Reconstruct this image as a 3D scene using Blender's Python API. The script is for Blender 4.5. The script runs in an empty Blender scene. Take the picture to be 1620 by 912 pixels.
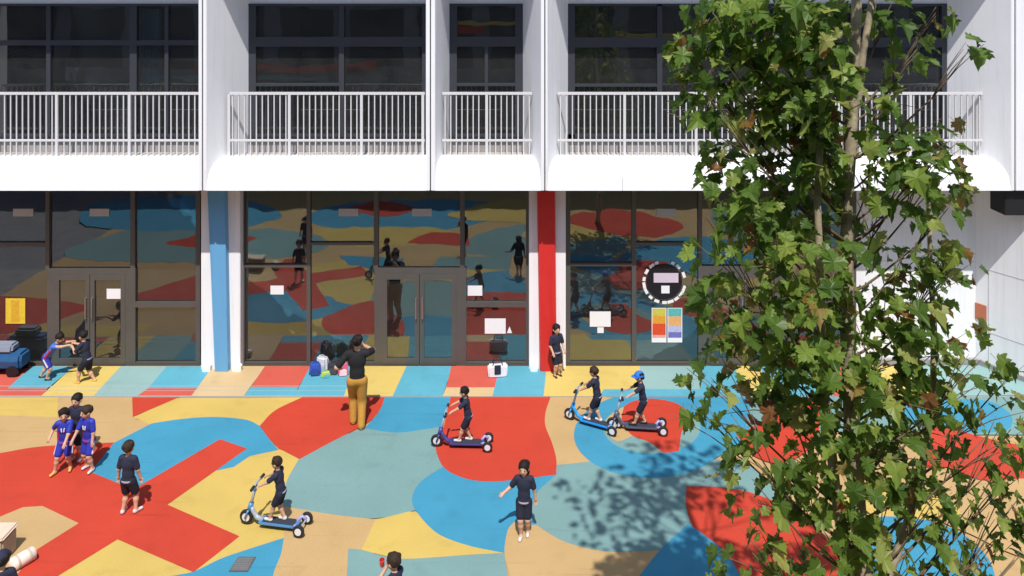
import bpy, bmesh, math, random
import numpy as np
from mathutils import Vector, Matrix
random.seed(7)
R = math.radians
S = bpy.context.scene
COL = S.collection

# ------------------------------------------------------------------ camera
FPX, HCAM, HOR = 1250.0, 7.8, -17.0          # focal length in photo pixels, eye height, horizon row
cam = bpy.data.cameras.new('camera')
cam.sensor_width = 36.0
cam.lens = 36.0 * FPX / 1620.0
cam.shift_y = (HOR - 456.0) / 1620.0
cam.clip_start, cam.clip_end = 0.1, 1000.0
camo = bpy.data.objects.new('camera', cam)
camo.location = (0, 0, HCAM)
camo.rotation_euler = (R(90), 0, 0)
COL.objects.link(camo)
S.camera = camo

# ------------------------------------------------------------------ light
SUN_EL = 60.0
w = bpy.data.worlds.new('World')
S.world = w
w.use_nodes = True
nt = w.node_tree
nt.nodes.clear()
sky = nt.nodes.new('ShaderNodeTexSky')
sky.sky_type = 'NISHITA'
sky.sun_disc = False
sky.sun_elevation = R(SUN_EL)
sky.sun_rotation = R(180)
bg = nt.nodes.new('ShaderNodeBackground')
bg.inputs['Strength'].default_value = 0.15
wo = nt.nodes.new('ShaderNodeOutputWorld')
nt.links.new(sky.outputs[0], bg.inputs[0])
nt.links.new(bg.outputs[0], wo.inputs[0])
sun = bpy.data.lights.new('sun', 'SUN')
sun.energy = 4.25
sun.angle = R(0.5)
sun.color = (1.0, 0.965, 0.925)
suno = bpy.data.objects.new('sun', sun)
suno.rotation_euler = (R(90 - SUN_EL), 0, R(2))
suno.location = (0, -10, 30)
COL.objects.link(suno)

S.view_settings.view_transform = 'Standard'
S.view_settings.look = 'None'
S.view_settings.exposure = 0.22
S.view_settings.gamma = 1.0
S.view_settings.use_curve_mapping = False
S.render.engine = 'CYCLES'
S.cycles.use_denoising = True
S.cycles.max_bounces = 8
S.cycles.diffuse_bounces = 3
S.cycles.glossy_bounces = 4
S.cycles.transparent_max_bounces = 16
S.cycles.caustics_reflective = False
S.cycles.caustics_refractive = False


def at(px, py, Y):
    """photo pixel -> world point on the vertical plane at depth Y"""
    return Vector(((px - 810.0) * Y / FPX, Y, HCAM - (py - HOR) * Y / FPX))


def gr(px, py, z=0.0):
    """photo pixel -> point on the ground"""
    Y = FPX * (HCAM - z) / (py - HOR)
    return Vector(((px - 810.0) * Y / FPX, Y, z))


# ------------------------------------------------------------------ materials
MATS = {}


def mat(name, col, rough=0.6, metal=0.0, var=0.06, scale=6.0, bump=0.0, bscale=60.0, spec=0.4):
    if name in MATS:
        return MATS[name]
    m = bpy.data.materials.new(name)
    m.use_nodes = True
    n, l = m.node_tree.nodes, m.node_tree.links
    b = n['Principled BSDF']
    b.inputs['Roughness'].default_value = rough
    b.inputs['Metallic'].default_value = metal
    b.inputs['Specular IOR Level'].default_value = spec
    tc = n.new('ShaderNodeTexCoord')
    if var > 0:
        nz = n.new('ShaderNodeTexNoise')
        nz.inputs['Scale'].default_value = scale
        nz.inputs['Detail'].default_value = 6
        nz.inputs['Roughness'].default_value = 0.65
        l.new(tc.outputs['Object'], nz.inputs['Vector'])
        mr = n.new('ShaderNodeMapRange')
        mr.inputs['From Min'].default_value = 0.25
        mr.inputs['From Max'].default_value = 0.75
        mr.inputs['To Min'].default_value = 1 - var
        mr.inputs['To Max'].default_value = 1 + var
        l.new(nz.outputs['Fac'], mr.inputs['Value'])
        mx = n.new('ShaderNodeVectorMath')
        mx.operation = 'SCALE'
        mx.inputs[0].default_value = col[:3]
        l.new(mr.outputs[0], mx.inputs['Scale'])
        l.new(mx.outputs[0], b.inputs['Base Color'])
    else:
        b.inputs['Base Color'].default_value = (*col[:3], 1)
    if bump > 0:
        n2 = n.new('ShaderNodeTexNoise')
        n2.inputs['Scale'].default_value = bscale
        n2.inputs['Detail'].default_value = 4
        l.new(tc.outputs['Object'], n2.inputs['Vector'])
        bp = n.new('ShaderNodeBump')
        bp.inputs['Strength'].default_value = bump
        bp.inputs['Distance'].default_value = 0.01
        l.new(n2.outputs['Fac'], bp.inputs['Height'])
        l.new(bp.outputs[0], b.inputs['Normal'])
    MATS[name] = m
    return m


def rubber(name, col):
    """poured rubber play surface: fine granules, broad wear and a few scuffs"""
    if name in MATS:
        return MATS[name]
    m = bpy.data.materials.new(name)
    m.use_nodes = True
    n, l = m.node_tree.nodes, m.node_tree.links
    b = n['Principled BSDF']
    b.inputs['Roughness'].default_value = 0.75
    b.inputs['Specular IOR Level'].default_value = 0.25
    tc = n.new('ShaderNodeTexCoord')

    def noise(sc, det, lo, hi, f0=0.3, f1=0.7):
        nz = n.new('ShaderNodeTexNoise')
        nz.inputs['Scale'].default_value = sc
        nz.inputs['Detail'].default_value = det
        l.new(tc.outputs['Object'], nz.inputs['Vector'])
        mr = n.new('ShaderNodeMapRange')
        mr.inputs['From Min'].default_value = f0
        mr.inputs['From Max'].default_value = f1
        mr.inputs['To Min'].default_value = lo
        mr.inputs['To Max'].default_value = hi
        l.new(nz.outputs['Fac'], mr.inputs['Value'])
        return mr.outputs[0], nz
    a, _ = noise(0.9, 5, 0.93, 1.06)
    g, gz = noise(110, 2, 0.88, 1.12)
    s, _ = noise(2.6, 9, 1.0, 0.88, 0.56, 0.76)
    def mul(x, y):
        q = n.new('ShaderNodeMath')
        q.operation = 'MULTIPLY'
        l.new(x, q.inputs[0])
        l.new(y, q.inputs[1])
        return q.outputs[0]
    # long scuff streaks from wheels
    mp = n.new('ShaderNodeMapping')
    mp.inputs['Rotation'].default_value = (0, 0, 0.35)
    mp.inputs['Scale'].default_value = (0.5, 9, 1)
    l.new(tc.outputs['Object'], mp.inputs[0])
    t_, tz = noise(1.2, 6, 1.0, 0.86, 0.62, 0.72)
    l.new(mp.outputs[0], tz.inputs['Vector'])
    f = mul(mul(mul(a, g), s), t_)
    mx = n.new('ShaderNodeVectorMath')
    mx.operation = 'SCALE'
    mx.inputs[0].default_value = col[:3]
    l.new(f, mx.inputs['Scale'])
    l.new(mx.outputs[0], b.inputs['Base Color'])
    bp = n.new('ShaderNodeBump')
    bp.inputs['Strength'].default_value = 0.25
    bp.inputs['Distance'].default_value = 0.004
    l.new(gz.outputs['Fac'], bp.inputs['Height'])
    l.new(bp.outputs[0], b.inputs['Normal'])
    MATS[name] = m
    return m


def glass(name, tint, ior, dust_haze=0.05):
    m = bpy.data.materials.new(name)
    m.use_nodes = True
    n, l = m.node_tree.nodes, m.node_tree.links
    n.remove(n['Principled BSDF'])
    out = n['Material Output']
    t = n.new('ShaderNodeBsdfTransparent')
    t.inputs[0].default_value = (*tint, 1)
    g = n.new('ShaderNodeBsdfGlossy')
    g.inputs['Roughness'].default_value = 0.0
    g.inputs['Color'].default_value = (0.95, 0.97, 1.0, 1)
    # slight waviness of float glass
    tc = n.new('ShaderNodeTexCoord')
    nz = n.new('ShaderNodeTexNoise')
    nz.inputs['Scale'].default_value = 0.9
    l.new(tc.outputs['Object'], nz.inputs['Vector'])
    bp = n.new('ShaderNodeBump')
    bp.inputs['Strength'].default_value = 0.22
    bp.inputs['Distance'].default_value = 0.02
    l.new(nz.outputs['Fac'], bp.inputs['Height'])
    l.new(bp.outputs[0], g.inputs['Normal'])
    fr = n.new('ShaderNodeFresnel')
    fr.inputs['IOR'].default_value = ior
    mx = n.new('ShaderNodeMixShader')
    l.new(fr.outputs[0], mx.inputs[0])
    l.new(t.outputs[0], mx.inputs[1])
    l.new(g.outputs[0], mx.inputs[2])
    # thin dusty film, put in as haze that lifts the dark panes
    df = n.new('ShaderNodeBsdfDiffuse')
    df.inputs[0].default_value = (0.42, 0.42, 0.41, 1)
    nd = n.new('ShaderNodeTexNoise')
    nd.inputs['Scale'].default_value = 2.2
    nd.inputs['Detail'].default_value = 9
    nd.inputs['Roughness'].default_value = 0.7
    l.new(tc.outputs['Object'], nd.inputs['Vector'])
    md = n.new('ShaderNodeMapRange')
    md.inputs['From Min'].default_value = 0.3
    md.inputs['From Max'].default_value = 0.75
    md.inputs['To Min'].default_value = dust_haze * 0.5
    md.inputs['To Max'].default_value = dust_haze * 1.6
    l.new(nd.outputs['Fac'], md.inputs['Value'])
    m2 = n.new('ShaderNodeMixShader')
    l.new(md.outputs[0], m2.inputs[0])
    l.new(mx.outputs[0], m2.inputs[1])
    l.new(df.outputs[0], m2.inputs[2])
    l.new(m2.outputs[0], out.inputs['Surface'])
    MATS[name] = m
    return m


def streaky(m, lo=0.90):
    """faint vertical rain streaks and grime over a plain paint"""
    n, l = m.node_tree.nodes, m.node_tree.links
    b = n['Principled BSDF']
    src = b.inputs['Base Color'].links[0].from_socket
    tc = n.new('ShaderNodeTexCoord')
    mp = n.new('ShaderNodeMapping')
    mp.inputs['Scale'].default_value = (7, 7, 0.35)
    nz = n.new('ShaderNodeTexNoise')
    nz.inputs['Scale'].default_value = 1.5
    nz.inputs['Detail'].default_value = 7
    nz.inputs['Roughness'].default_value = 0.7
    l.new(tc.outputs['Object'], mp.inputs[0])
    l.new(mp.outputs[0], nz.inputs['Vector'])
    mr = n.new('ShaderNodeMapRange')
    mr.inputs['From Min'].default_value = 0.5
    mr.inputs['From Max'].default_value = 0.8
    mr.inputs['To Min'].default_value = 1.0
    mr.inputs['To Max'].default_value = lo
    l.new(nz.outputs['Fac'], mr.inputs['Value'])
    vm = n.new('ShaderNodeVectorMath')
    vm.operation = 'SCALE'
    l.new(src, vm.inputs[0])
    l.new(mr.outputs[0], vm.inputs['Scale'])
    l.new(vm.outputs[0], b.inputs['Base Color'])
    return m


WHITE = mat('white_facade_paint', (0.84, 0.84, 0.855), 0.6, var=0.03, scale=1.6, bump=0.06, bscale=45)
WHITE2 = mat('white_painted_metal', (0.66, 0.655, 0.66), 0.4, var=0.02)
streaky(WHITE, 0.86)
JOINT = mat('dark_joint_sealant', (0.06, 0.06, 0.07), 0.8)
FRAME = mat('grey_bronze_aluminium', (0.115, 0.108, 0.10), 0.42, 0.3, var=0.08, scale=3)
FRAMEU = mat('slate_aluminium', (0.055, 0.058, 0.07), 0.45, 0.2, var=0.08, scale=3)
STEEL = mat('brushed_steel', (0.55, 0.55, 0.55), 0.3, 0.9)
GLASS = glass('coated_glass', (0.62, 0.68, 0.66), 2.25, 0.035)
GLASSU = glass('upper_glass', (0.78, 0.82, 0.82), 2.05, 0.045)
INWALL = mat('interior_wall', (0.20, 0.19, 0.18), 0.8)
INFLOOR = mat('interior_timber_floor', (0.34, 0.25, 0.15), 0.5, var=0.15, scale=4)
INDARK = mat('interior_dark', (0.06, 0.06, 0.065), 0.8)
PAPER = mat('white_paper', (0.80, 0.79, 0.80), 0.7, var=0.03, scale=9)
BLUECOL = mat('blue_column_paint', (0.13, 0.36, 0.62), 0.5, var=0.03)
REDCOL = mat('red_column_paint', (0.62, 0.028, 0.024), 0.5, var=0.06)
streaky(BLUECOL, 0.85)
streaky(REDCOL, 0.82)

RC = {'red': (0.468, 0.047, 0.024), 'blue': (0.047, 0.248, 0.374), 'grey': (0.164, 0.281, 0.271),
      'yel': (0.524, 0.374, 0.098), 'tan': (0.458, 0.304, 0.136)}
RC_SUNLIT = {'red': (0.524, 0.094, 0.064), 'blue': (0.094, 0.337, 0.430), 'grey': (0.234, 0.374, 0.360),
      'yel': (0.580, 0.430, 0.122), 'tan': (0.542, 0.393, 0.206)}  # paler strip colours, with sun thrown back by the glass mixed in


# ------------------------------------------------------------------ mesh helpers
class MB:
    def __init__(self):
        self.v, self.f = [], []

    def add(self, vs, fs):
        o = len(self.v)
        self.v += [tuple(x) for x in vs]
        self.f += [tuple(i + o for i in q) for q in fs]
        return self

    def box(self, x0, x1, y0, y1, z0, z1):
        return self.add([(x0, y0, z0), (x1, y0, z0), (x1, y1, z0), (x0, y1, z0), (x0, y0, z1), (x1, y0, z1), (x1, y1, z1), (x0, y1, z1)],
                        [(0, 3, 2, 1), (4, 5, 6, 7), (0, 1, 5, 4), (1, 2, 6, 5), (2, 3, 7, 6), (3, 0, 4, 7)])

    def prism(self, poly, z0, z1):
        """plan polygon (x, y) counter-clockwise, from z0 to z1"""
        n = len(poly)
        vs = [(p[0], p[1], z0) for p in poly] + [(p[0], p[1], z1) for p in poly]
        fs = [tuple(reversed(range(n))), tuple(range(n, 2 * n))] + [(i, (i + 1) % n, n + (i + 1) % n, n + i) for i in range(n)]
        return self.add(vs, fs)

    def extrude_x(self, prof, x0, x1):
        """profile (y, z) extruded along x"""
        n = len(prof)
        vs = [(x0, p[0], p[1]) for p in prof] + [(x1, p[0], p[1]) for p in prof]
        fs = [tuple(range(n)), tuple(reversed(range(n, 2 * n)))] + [((i + 1) % n, i, n + i, n + (i + 1) % n) for i in range(n)]
        return self.add(vs, fs)

    def tube(self, pts, rad, seg=8, caps=True):
        pts = [Vector(p) for p in pts]
        n = len(pts)
        if not isinstance(rad, (list, tuple)):
            rad = [rad] * n
        vs, fs = [], []
        ref = None
        for i, p in enumerate(pts):
            d = (pts[min(i + 1, n - 1)] - pts[max(i - 1, 0)]).normalized()
            if ref is None:
                ref = Vector((1, 0, 0)) if abs(d.x) < 0.8 else Vector((0, 1, 0))
            a = (ref - d * ref.dot(d)).normalized()
            ref = a
            b = d.cross(a)
            for k in range(seg):
                t = 2 * math.pi * k / seg
                vs.append(p + (a * math.cos(t) + b * math.sin(t)) * rad[i])
        for i in range(n - 1):
            for k in range(seg):
                k2 = (k + 1) % seg
                fs.append((i * seg + k, i * seg + k2, (i + 1) * seg + k2, (i + 1) * seg + k))
        if caps:
            fs.append(tuple(reversed(range(seg))))
            fs.append(tuple(range((n - 1) * seg, n * seg)))
        return self.add(vs, fs)

    def ball(self, c, r, nu=12, nv=8):
        if not isinstance(r, (list, tuple)):
            r = (r, r, r)
        vs = [(c[0], c[1], c[2] + r[2])]
        for j in range(1, nv):
            ph = math.pi * j / nv
            for i in range(nu):
                th = 2 * math.pi * i / nu
                vs.append((c[0] + r[0] * math.sin(ph) * math.cos(th), c[1] + r[1] * math.sin(ph) * math.sin(th), c[2] + r[2] * math.cos(ph)))
        vs.append((c[0], c[1], c[2] - r[2]))
        fs = [(0, 1 + i, 1 + (i + 1) % nu) for i in range(nu)]
        for j in range(nv - 2):
            for i in range(nu):
                a, b = 1 + j * nu + i, 1 + j * nu + (i + 1) % nu
                fs.append((a, a + nu, b + nu, b))
        L = len(vs) - 1
        o = 1 + (nv - 2) * nu
        fs += [(L, o + (i + 1) % nu, o + i) for i in range(nu)]
        return self.add(vs, fs)

    def lathe(self, c, axis, prof, seg=20):
        """prof: (radius, offset along axis)"""
        c, axis = Vector(c), Vector(axis).normalized()
        a = axis.orthogonal().normalized()
        b = axis.cross(a)
        vs, fs = [], []
        for r, o in prof:
            for k in range(seg):
                t = 2 * math.pi * k / seg
                vs.append(c + axis * o + (a * math.cos(t) + b * math.sin(t)) * r)
        n = len(prof)
        for i in range(n - 1):
            for k in range(seg):
                k2 = (k + 1) % seg
                fs.append((i * seg + k, i * seg + k2, (i + 1) * seg + k2, (i + 1) * seg + k))
        fs.append(tuple(reversed(range(seg))))
        fs.append(tuple(range((n - 1) * seg, n * seg)))
        return self.add(vs, fs)

    def mesh(self, name, m, smooth=False, bevel=0.0):
        me = bpy.data.meshes.new(name)
        me.from_pydata(self.v, [], self.f)
        if bevel > 0:
            bm = bmesh.new()
            bm.from_mesh(me)
            bmesh.ops.recalc_face_normals(bm, faces=bm.faces)
            ed = [e for e in bm.edges if len(e.link_faces) == 2 and e.calc_face_angle(0) > 0.5]
            bmesh.ops.bevel(bm, geom=ed, offset=bevel, segments=2, affect='EDGES', clamp_overlap=True)
            bm.to_mesh(me)
            bm.free()
        else:
            bm = bmesh.new()
            bm.from_mesh(me)
            bmesh.ops.recalc_face_normals(bm, faces=bm.faces)
            bm.to_mesh(me)
            bm.free()
        if smooth:
            me.polygons.foreach_set('use_smooth', [True] * len(me.polygons))
        me.materials.append(m)
        return me

    def build(self, name, m, parent=None, smooth=False, bevel=0.0):
        return obj(name, self.mesh(name, m, smooth, bevel), parent)


def obj(name, me, parent=None, loc=None):
    o = bpy.data.objects.new(name, me)
    COL.objects.link(o)
    if parent is not None:
        o.parent = parent
    if loc is not None:
        o.location = loc
    return o


def tag(o, label=None, cat=None, group=None, kind=None):
    if label: o['label'] = label
    if cat: o['category'] = cat
    if group: o['group'] = group
    if kind: o['kind'] = kind
    return o


def thing(name, label, cat, loc=(0, 0, 0), rotz=0, group=None):
    o = bpy.data.objects.new(name, None)
    o.empty_display_size = 0.1
    COL.objects.link(o)
    o.location = loc
    o.rotation_euler = (0, 0, rotz)
    return tag(o, label, cat, group)


def copy_tree(o, parent=None):
    c = o.copy()
    COL.objects.link(c)
    c.parent = parent
    for ch in list(o.children):
        copy_tree(ch, c)
    return c


# ------------------------------------------------------------------ ground
YF, YG, YU, YR = 15.3, 16.4, 16.41, 15.75      # facade front, shop-front glass, upper glass, guard rails
g = MB()
g.add([(-300, -300, -0.03), (300, -300, -0.03), (300, 300, -0.03), (-300, 300, -0.03)], [(0, 1, 2, 3)])
tag(g.build('ground', mat('asphalt', (0.20, 0.20, 0.20), 0.9, var=0.2, scale=3, bump=0.3)), kind='structure')
playground = MB().box(-13, 16, -1.95, 16.38, -0.025, 0.0).build('playground_floor', rubber('rubber_tan', RC['tan']))
tag(playground, kind='structure')


def smooth_poly(pts):
    """closed outline; points with a third entry are corners, the others are passed through smoothly"""
    n = len(pts)
    out = []
    for i in range(n):
        p0, p1, p2, p3 = pts[i - 1], pts[i], pts[(i + 1) % n], pts[(i + 2) % n]
        c1, c2 = len(p1) > 2, len(p2) > 2
        a, b = np.array(p1[:2], float), np.array(p2[:2], float)
        out.append(a)
        if c1 and c2:
            continue
        m1 = (b - np.array(p0[:2], float)) / 2 if not c1 else (b - a)
        m2 = (np.array(p3[:2], float) - a) / 2 if not c2 else (b - a)
        L = np.linalg.norm(b - a)
        for mm in (m1, m2):
            q = np.linalg.norm(mm)
            if q > L * 1.3:
                mm *= L * 1.3 / q
        for k in range(1, 6):
            t = k / 6
            h = (2 * t**3 - 3 * t**2 + 1) * a + (t**3 - 2 * t**2 + t) * m1 + (-2 * t**3 + 3 * t**2) * b + (t**3 - t**2) * m2
            out.append(h)
    return out


PZ = [0.0006]


def patch_world(pts, m, name='colour_patch'):
    z = PZ[0]
    PZ[0] += 0.0005
    vs = [(p[0], p[1], z) for p in pts]
    me = bpy.data.meshes.new(name)
    me.from_pydata(vs, [], [tuple(range(len(vs)))])
    bm = bmesh.new()
    bm.from_mesh(me)
    bmesh.ops.triangulate(bm, faces=bm.faces, ngon_method='EAR_CLIP')
    for f in bm.faces:
        if f.normal.z < 0:
            f.normal_flip()
    bm.to_mesh(me)
    bm.free()
    me.materials.append(m)
    return obj(name, me, playground)


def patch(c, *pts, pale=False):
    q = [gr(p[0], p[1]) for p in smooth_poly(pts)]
    m = rubber('sunlit_rubber_' + c, RC_SUNLIT[c]) if pale else rubber('rubber_' + c, RC[c])
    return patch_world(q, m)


def wpatch(c, *pts):
    return patch_world(smooth_poly(pts), rubber('rubber_' + c, RC[c]))


C = 1
# the play surface outside the picture (it shows in the window reflections)
wpatch('blue', (-7, 6.4), (-3.5, 7.6), (-1.2, 6.6), (0.4, 5.0), (-2, 3.6), (-6, 4.0))
wpatch('yel', (-5.2, 8.6), (-3.2, 8.8), (-1.6, 7.9), (-3, 7.0), (-6.5, 7.3))
wpatch('grey', (-1.4, 9.4), (2.2, 10.2), (3.6, 8.4), (2, 6.4), (-0.4, 7.0))
wpatch('red', (-3.2, 8.6, C), (-1.2, 8.9, C), (-1.5, 7.7), (-2.6, 7.6))
wpatch('yel', (0.3, 7.9), (2.6, 8.3), (3.4, 7.0), (1.4, 6.6))
wpatch('red', (1.9, 6.7), (4.4, 8.0), (5.6, 6.6), (4.0, 5.0), (2.2, 5.4))
wpatch('blue', (3.0, 10.6), (6.5, 10.4), (7.4, 8.4), (4.6, 8.2))
wpatch('grey', (-13, 9.8), (-8, 10.2), (-5.6, 9.0), (-7, 7.4), (-12, 7.0))
wpatch('blue', (-14, 6.8), (-9.5, 7.2), (-8, 5.4), (-11, 3.2), (-15, 3.6))
wpatch('red', (-10.6, 8.6), (-9.0, 8.9), (-8.0, 8.0), (-9.6, 7.5))
wpatch('grey', (7, 8), (12, 9), (14, 5), (8, 4))
wpatch('red', (-6, 5.2), (-4.2, 5.6), (-3.4, 4.6), (-5, 3.8))
wpatch('yel', (-2.2, 5.6), (0.2, 6.4), (1.6, 5.2), (0, 3.6))
wpatch('blue', (9, 14.8), (14, 14.6), (14.5, 12), (10, 12.6))
wpatch('red', (-14.6, 15), (-10.5, 15.0), (-10.2, 13.4), (-14, 12.8))
# left: big red cross, tan and yellow fields, blue arc
patch('yel', (-140, 630, C), (96, 630, C), (92, 661), (0, 659), (-140, 664, C))
patch('tan', (92, 630, C), (215, 630, C), (215, 664, C), (245, 672, C), (205, 692), (178, 706, C), (140, 709), (60, 712), (0, 722), (-140, 745, C), (-140, 660, C), (0, 658, C), (90, 661, C))
patch('red', (0, 718, C), (60, 708), (140, 703), (182, 701, C), (250, 690, C), (300, 760, C), (190, 900, C), (78, 940, C), (-140, 940, C), (-140, 742, C))
patch('yel', (211, 661, C), (278, 631, C), (480, 630, C), (436, 652), (410, 676, C), (330, 690, C), (240, 674, C))
patch('yel', (265, 800, C), (365, 690, C), (440, 708, C), (447, 713, C), (476, 729, C), (454, 768), (450, 804, C), (450, 856, C), (400, 872, C), (330, 940, C), (280, 960, C), (90, 912, C), (150, 870, C))
patch('blue', (259, 914, C), (305, 906), (350, 885), (400, 868), (450, 852, C), (444, 882), (431, 914), (420, 960, C), (160, 990, C))
patch('blue', (240, 671, C), (288, 664), (330, 661), (362, 662), (392, 666), (411, 675, C), (425, 695), (441, 713, C), (395, 723, C), (370, 740, C), (222, 772, C), (190, 770, C), (142, 748, C), (160, 727), (180, 702, C))
patch('tan', (-140, 866, C), (0, 819, C), (36, 804, C), (67, 802, C), (125, 829, C), (58, 872, C), (26, 912, C), (-10, 960, C), (-140, 960, C))
patch('red', (219, 771, C), (348, 696, C), (391, 711, C), (265, 800, C), (190, 790, C))
patch('red', (143, 748, C), (190, 767, C), (265, 800, C), (379, 850, C), (306, 907, C), (186, 855, C), (124, 829, C), (67, 802, C), (100, 770, C))
patch('red', (226, 800, C), (262, 822, C), (186, 855, C), (90, 914, C), (60, 960, C), (-8, 960, C), (30, 908, C), (60, 870, C), (125, 829, C))
patch('red', (209, 628, C), (290, 628, C), (278, 632, C), (210, 661, C))
# middle
patch('grey', (472, 729, C), (520, 700, C), (580, 676, C), (620, 680), (700, 672, C), (740, 700, C), (760, 760, C), (680, 800, C), (650, 811), (610, 820), (570, 822), (520, 816), (448, 804, C), (452, 767))
patch('blue', (605, 629, C), (716, 629, C), (706, 660), (696, 677, C), (670, 681), (625, 686), (577, 679, C), (598, 655, C))
patch('red', (411, 675, C), (435, 651), (478, 630, C), (609, 630, C), (601, 650), (585, 668), (555, 685), (520, 703), (474, 728, C), (447, 714, C), (441, 712, C), (425, 694))
patch('tan', (449, 803, C), (520, 815), (570, 821), (597, 824, C), (590, 880, C), (560, 960, C), (425, 960, C), (432, 912), (444, 880), (449, 853, C))
patch('grey', (551, 870, C), (572, 872), (620, 884), (680, 882, C), (740, 870, C), (797, 872, C), (803, 912, C), (812, 970, C), (545, 970, C))
patch('yel', (594, 824, C), (612, 820), (648, 811, C), (700, 820, C), (797, 877, C), (740, 880), (655, 886), (620, 884), (572, 872, C))
patch('blue', (690, 747, C), (720, 730, C), (880, 730, C), (881, 752, C), (864, 768), (850, 782), (842, 805), (850, 838, C), (812, 850, C), (797, 877, C), (740, 865), (692, 846), (660, 813), (652, 790), (664, 766))
patch('tan', (866, 630, C), (960, 630, C), (960, 742, C), (880, 742, C), (850, 700, C))
patch('grey', (878, 738, C), (935, 732, C), (1060, 730, C), (1180, 730, C), (1250, 790, C), (1100, 850, C), (1045, 875, C), (985, 880), (940, 873), (892, 860), (844, 834, C), (842, 805), (850, 781), (864, 767), (881, 752, C))
patch('tan', (806, 914, C), (798, 878), (803, 842), (813, 828, C), (850, 834, C), (890, 858), (940, 872), (985, 876), (1060, 872, C), (1040, 914, C), (1010, 985, C), (812, 985, C))
patch('red', (713, 630, C), (871, 630, C), (863, 655), (863, 676), (873, 702), (880, 728), (880, 753, C), (822, 760), (780, 764), (740, 760), (706, 745), (692, 722), (690, 700), (702, 676))
# ring by the tree
ring = [(1030 + 122 * math.cos(t), 690 + 68 * math.sin(t)) for t in np.linspace(0, 2 * math.pi, 26)[:-1]]
patch('blue', (990, 629, C), (1200, 629, C), (1180, 700, C), (1130, 728, C), (1060, 690, C))
patch('blue', *[p if p[1] > 629 else (p[0], 629) for p in ring])
patch('grey', *[(1031 + 77 * math.cos(t), 679 + 41 * math.sin(t)) for t in np.linspace(0, 2 * math.pi, 20)[:-1]])
patch('tan', (955, 677), (965, 660), (988, 645, C), (985, 668), (1000, 692, C), (975, 700))
patch('red', (987, 645, C), (1004, 636), (1036, 633), (1072, 641), (1099, 662, C), (1080, 682), (1074, 716, C), (1050, 718), (1028, 702), (1000, 691), (984, 668))
# right, behind and below the tree
patch('grey', (1190, 628, C), (1700, 628, C), (1700, 690, C), (1400, 690, C), (1180, 676, C))
patch('blue', (1440, 633, C), (1560, 636), (1600, 660), (1590, 684), (1500, 684), (1430, 664))
patch('red', (1165, 690, C), (1240, 655, C), (1262, 632, C), (1300, 632, C), (1290, 700), (1240, 735), (1190, 722))
patch('red', (1468, 666, C), (1540, 690), (1625, 708), (1720, 714, C), (1720, 770, C), (1625, 760), (1560, 764), (1500, 742), (1440, 735))
patch('tan', (1330, 700), (1440, 690), (1450, 760), (1380, 790), (1300, 760))
patch('tan', (1490, 752), (1560, 764), (1625, 760), (1740, 770, C), (1740, 905, C), (1620, 885), (1540, 850), (1470, 812))
patch('yel', (1330, 795), (1400, 778), (1470, 782), (1520, 815), (1470, 825), (1390, 822))
patch('red', (1086, 772, C), (1140, 774), (1200, 786), (1270, 820), (1330, 880), (1345, 940, C), (1180, 940, C), (1140, 876), (1100, 842), (1086, 805))
patch('blue', (1360, 830), (1440, 822), (1520, 846), (1570, 900), (1560, 960), (1400, 960), (1350, 900))
patch('blue', (1012, 914, C), (1044, 874), (1088, 832, C), (1112, 848), (1150, 880), (1180, 930, C), (1180, 985, C), (1000, 985, C))

# terrace strip along the shop-front, slanted blocks with sun off the glass put into their colour
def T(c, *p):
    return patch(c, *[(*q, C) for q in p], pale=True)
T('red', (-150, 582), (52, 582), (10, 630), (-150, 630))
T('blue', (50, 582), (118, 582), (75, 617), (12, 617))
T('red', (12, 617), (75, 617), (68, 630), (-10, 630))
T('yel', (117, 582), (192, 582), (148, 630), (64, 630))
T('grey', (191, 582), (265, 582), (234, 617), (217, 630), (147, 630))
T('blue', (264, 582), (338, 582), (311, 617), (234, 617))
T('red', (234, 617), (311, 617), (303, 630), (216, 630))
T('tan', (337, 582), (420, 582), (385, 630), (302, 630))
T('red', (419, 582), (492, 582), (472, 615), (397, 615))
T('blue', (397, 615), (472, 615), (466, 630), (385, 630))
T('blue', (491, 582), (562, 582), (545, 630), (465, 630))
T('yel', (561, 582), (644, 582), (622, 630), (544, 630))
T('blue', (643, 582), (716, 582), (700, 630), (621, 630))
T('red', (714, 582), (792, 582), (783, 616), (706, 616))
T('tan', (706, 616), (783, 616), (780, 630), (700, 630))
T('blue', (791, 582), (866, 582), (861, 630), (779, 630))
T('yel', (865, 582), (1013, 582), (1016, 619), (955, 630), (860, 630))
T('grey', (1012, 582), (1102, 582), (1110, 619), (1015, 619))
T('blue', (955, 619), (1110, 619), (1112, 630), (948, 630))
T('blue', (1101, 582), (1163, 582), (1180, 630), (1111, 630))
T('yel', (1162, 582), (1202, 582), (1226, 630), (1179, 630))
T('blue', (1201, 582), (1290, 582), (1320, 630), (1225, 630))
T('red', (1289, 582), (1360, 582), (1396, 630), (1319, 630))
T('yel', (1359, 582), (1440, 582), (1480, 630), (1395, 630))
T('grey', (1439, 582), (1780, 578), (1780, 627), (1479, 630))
# shallow drainage slots that run along the terrace
slot = mat('pale_slot_drain', (0.40, 0.40, 0.39), 0.6, 0.1)
for py, hh in ((613.5, 0.014), (621, 0.010), (629.5, 0.022)):
    y = gr(810, py).y
    MB().box(-14, 14 if py > 625 else 3.9, y - hh / 2, y + hh / 2, 0.001, 0.0325).build('drain_slot', slot, playground)

# ------------------------------------------------------------------ the school building
bld = thing('school_building', 'white school building with balconies above a glazed ground floor', 'building', (0, YU, 0))
bld_inv = Matrix.Translation((0, -YU, 0))


def part(mb, name, m, parent=bld, **k):
    o = mb.build(name, m, parent, **k)
    if parent is bld:
        o.matrix_parent_inverse = bld_inv
    return o


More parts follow.
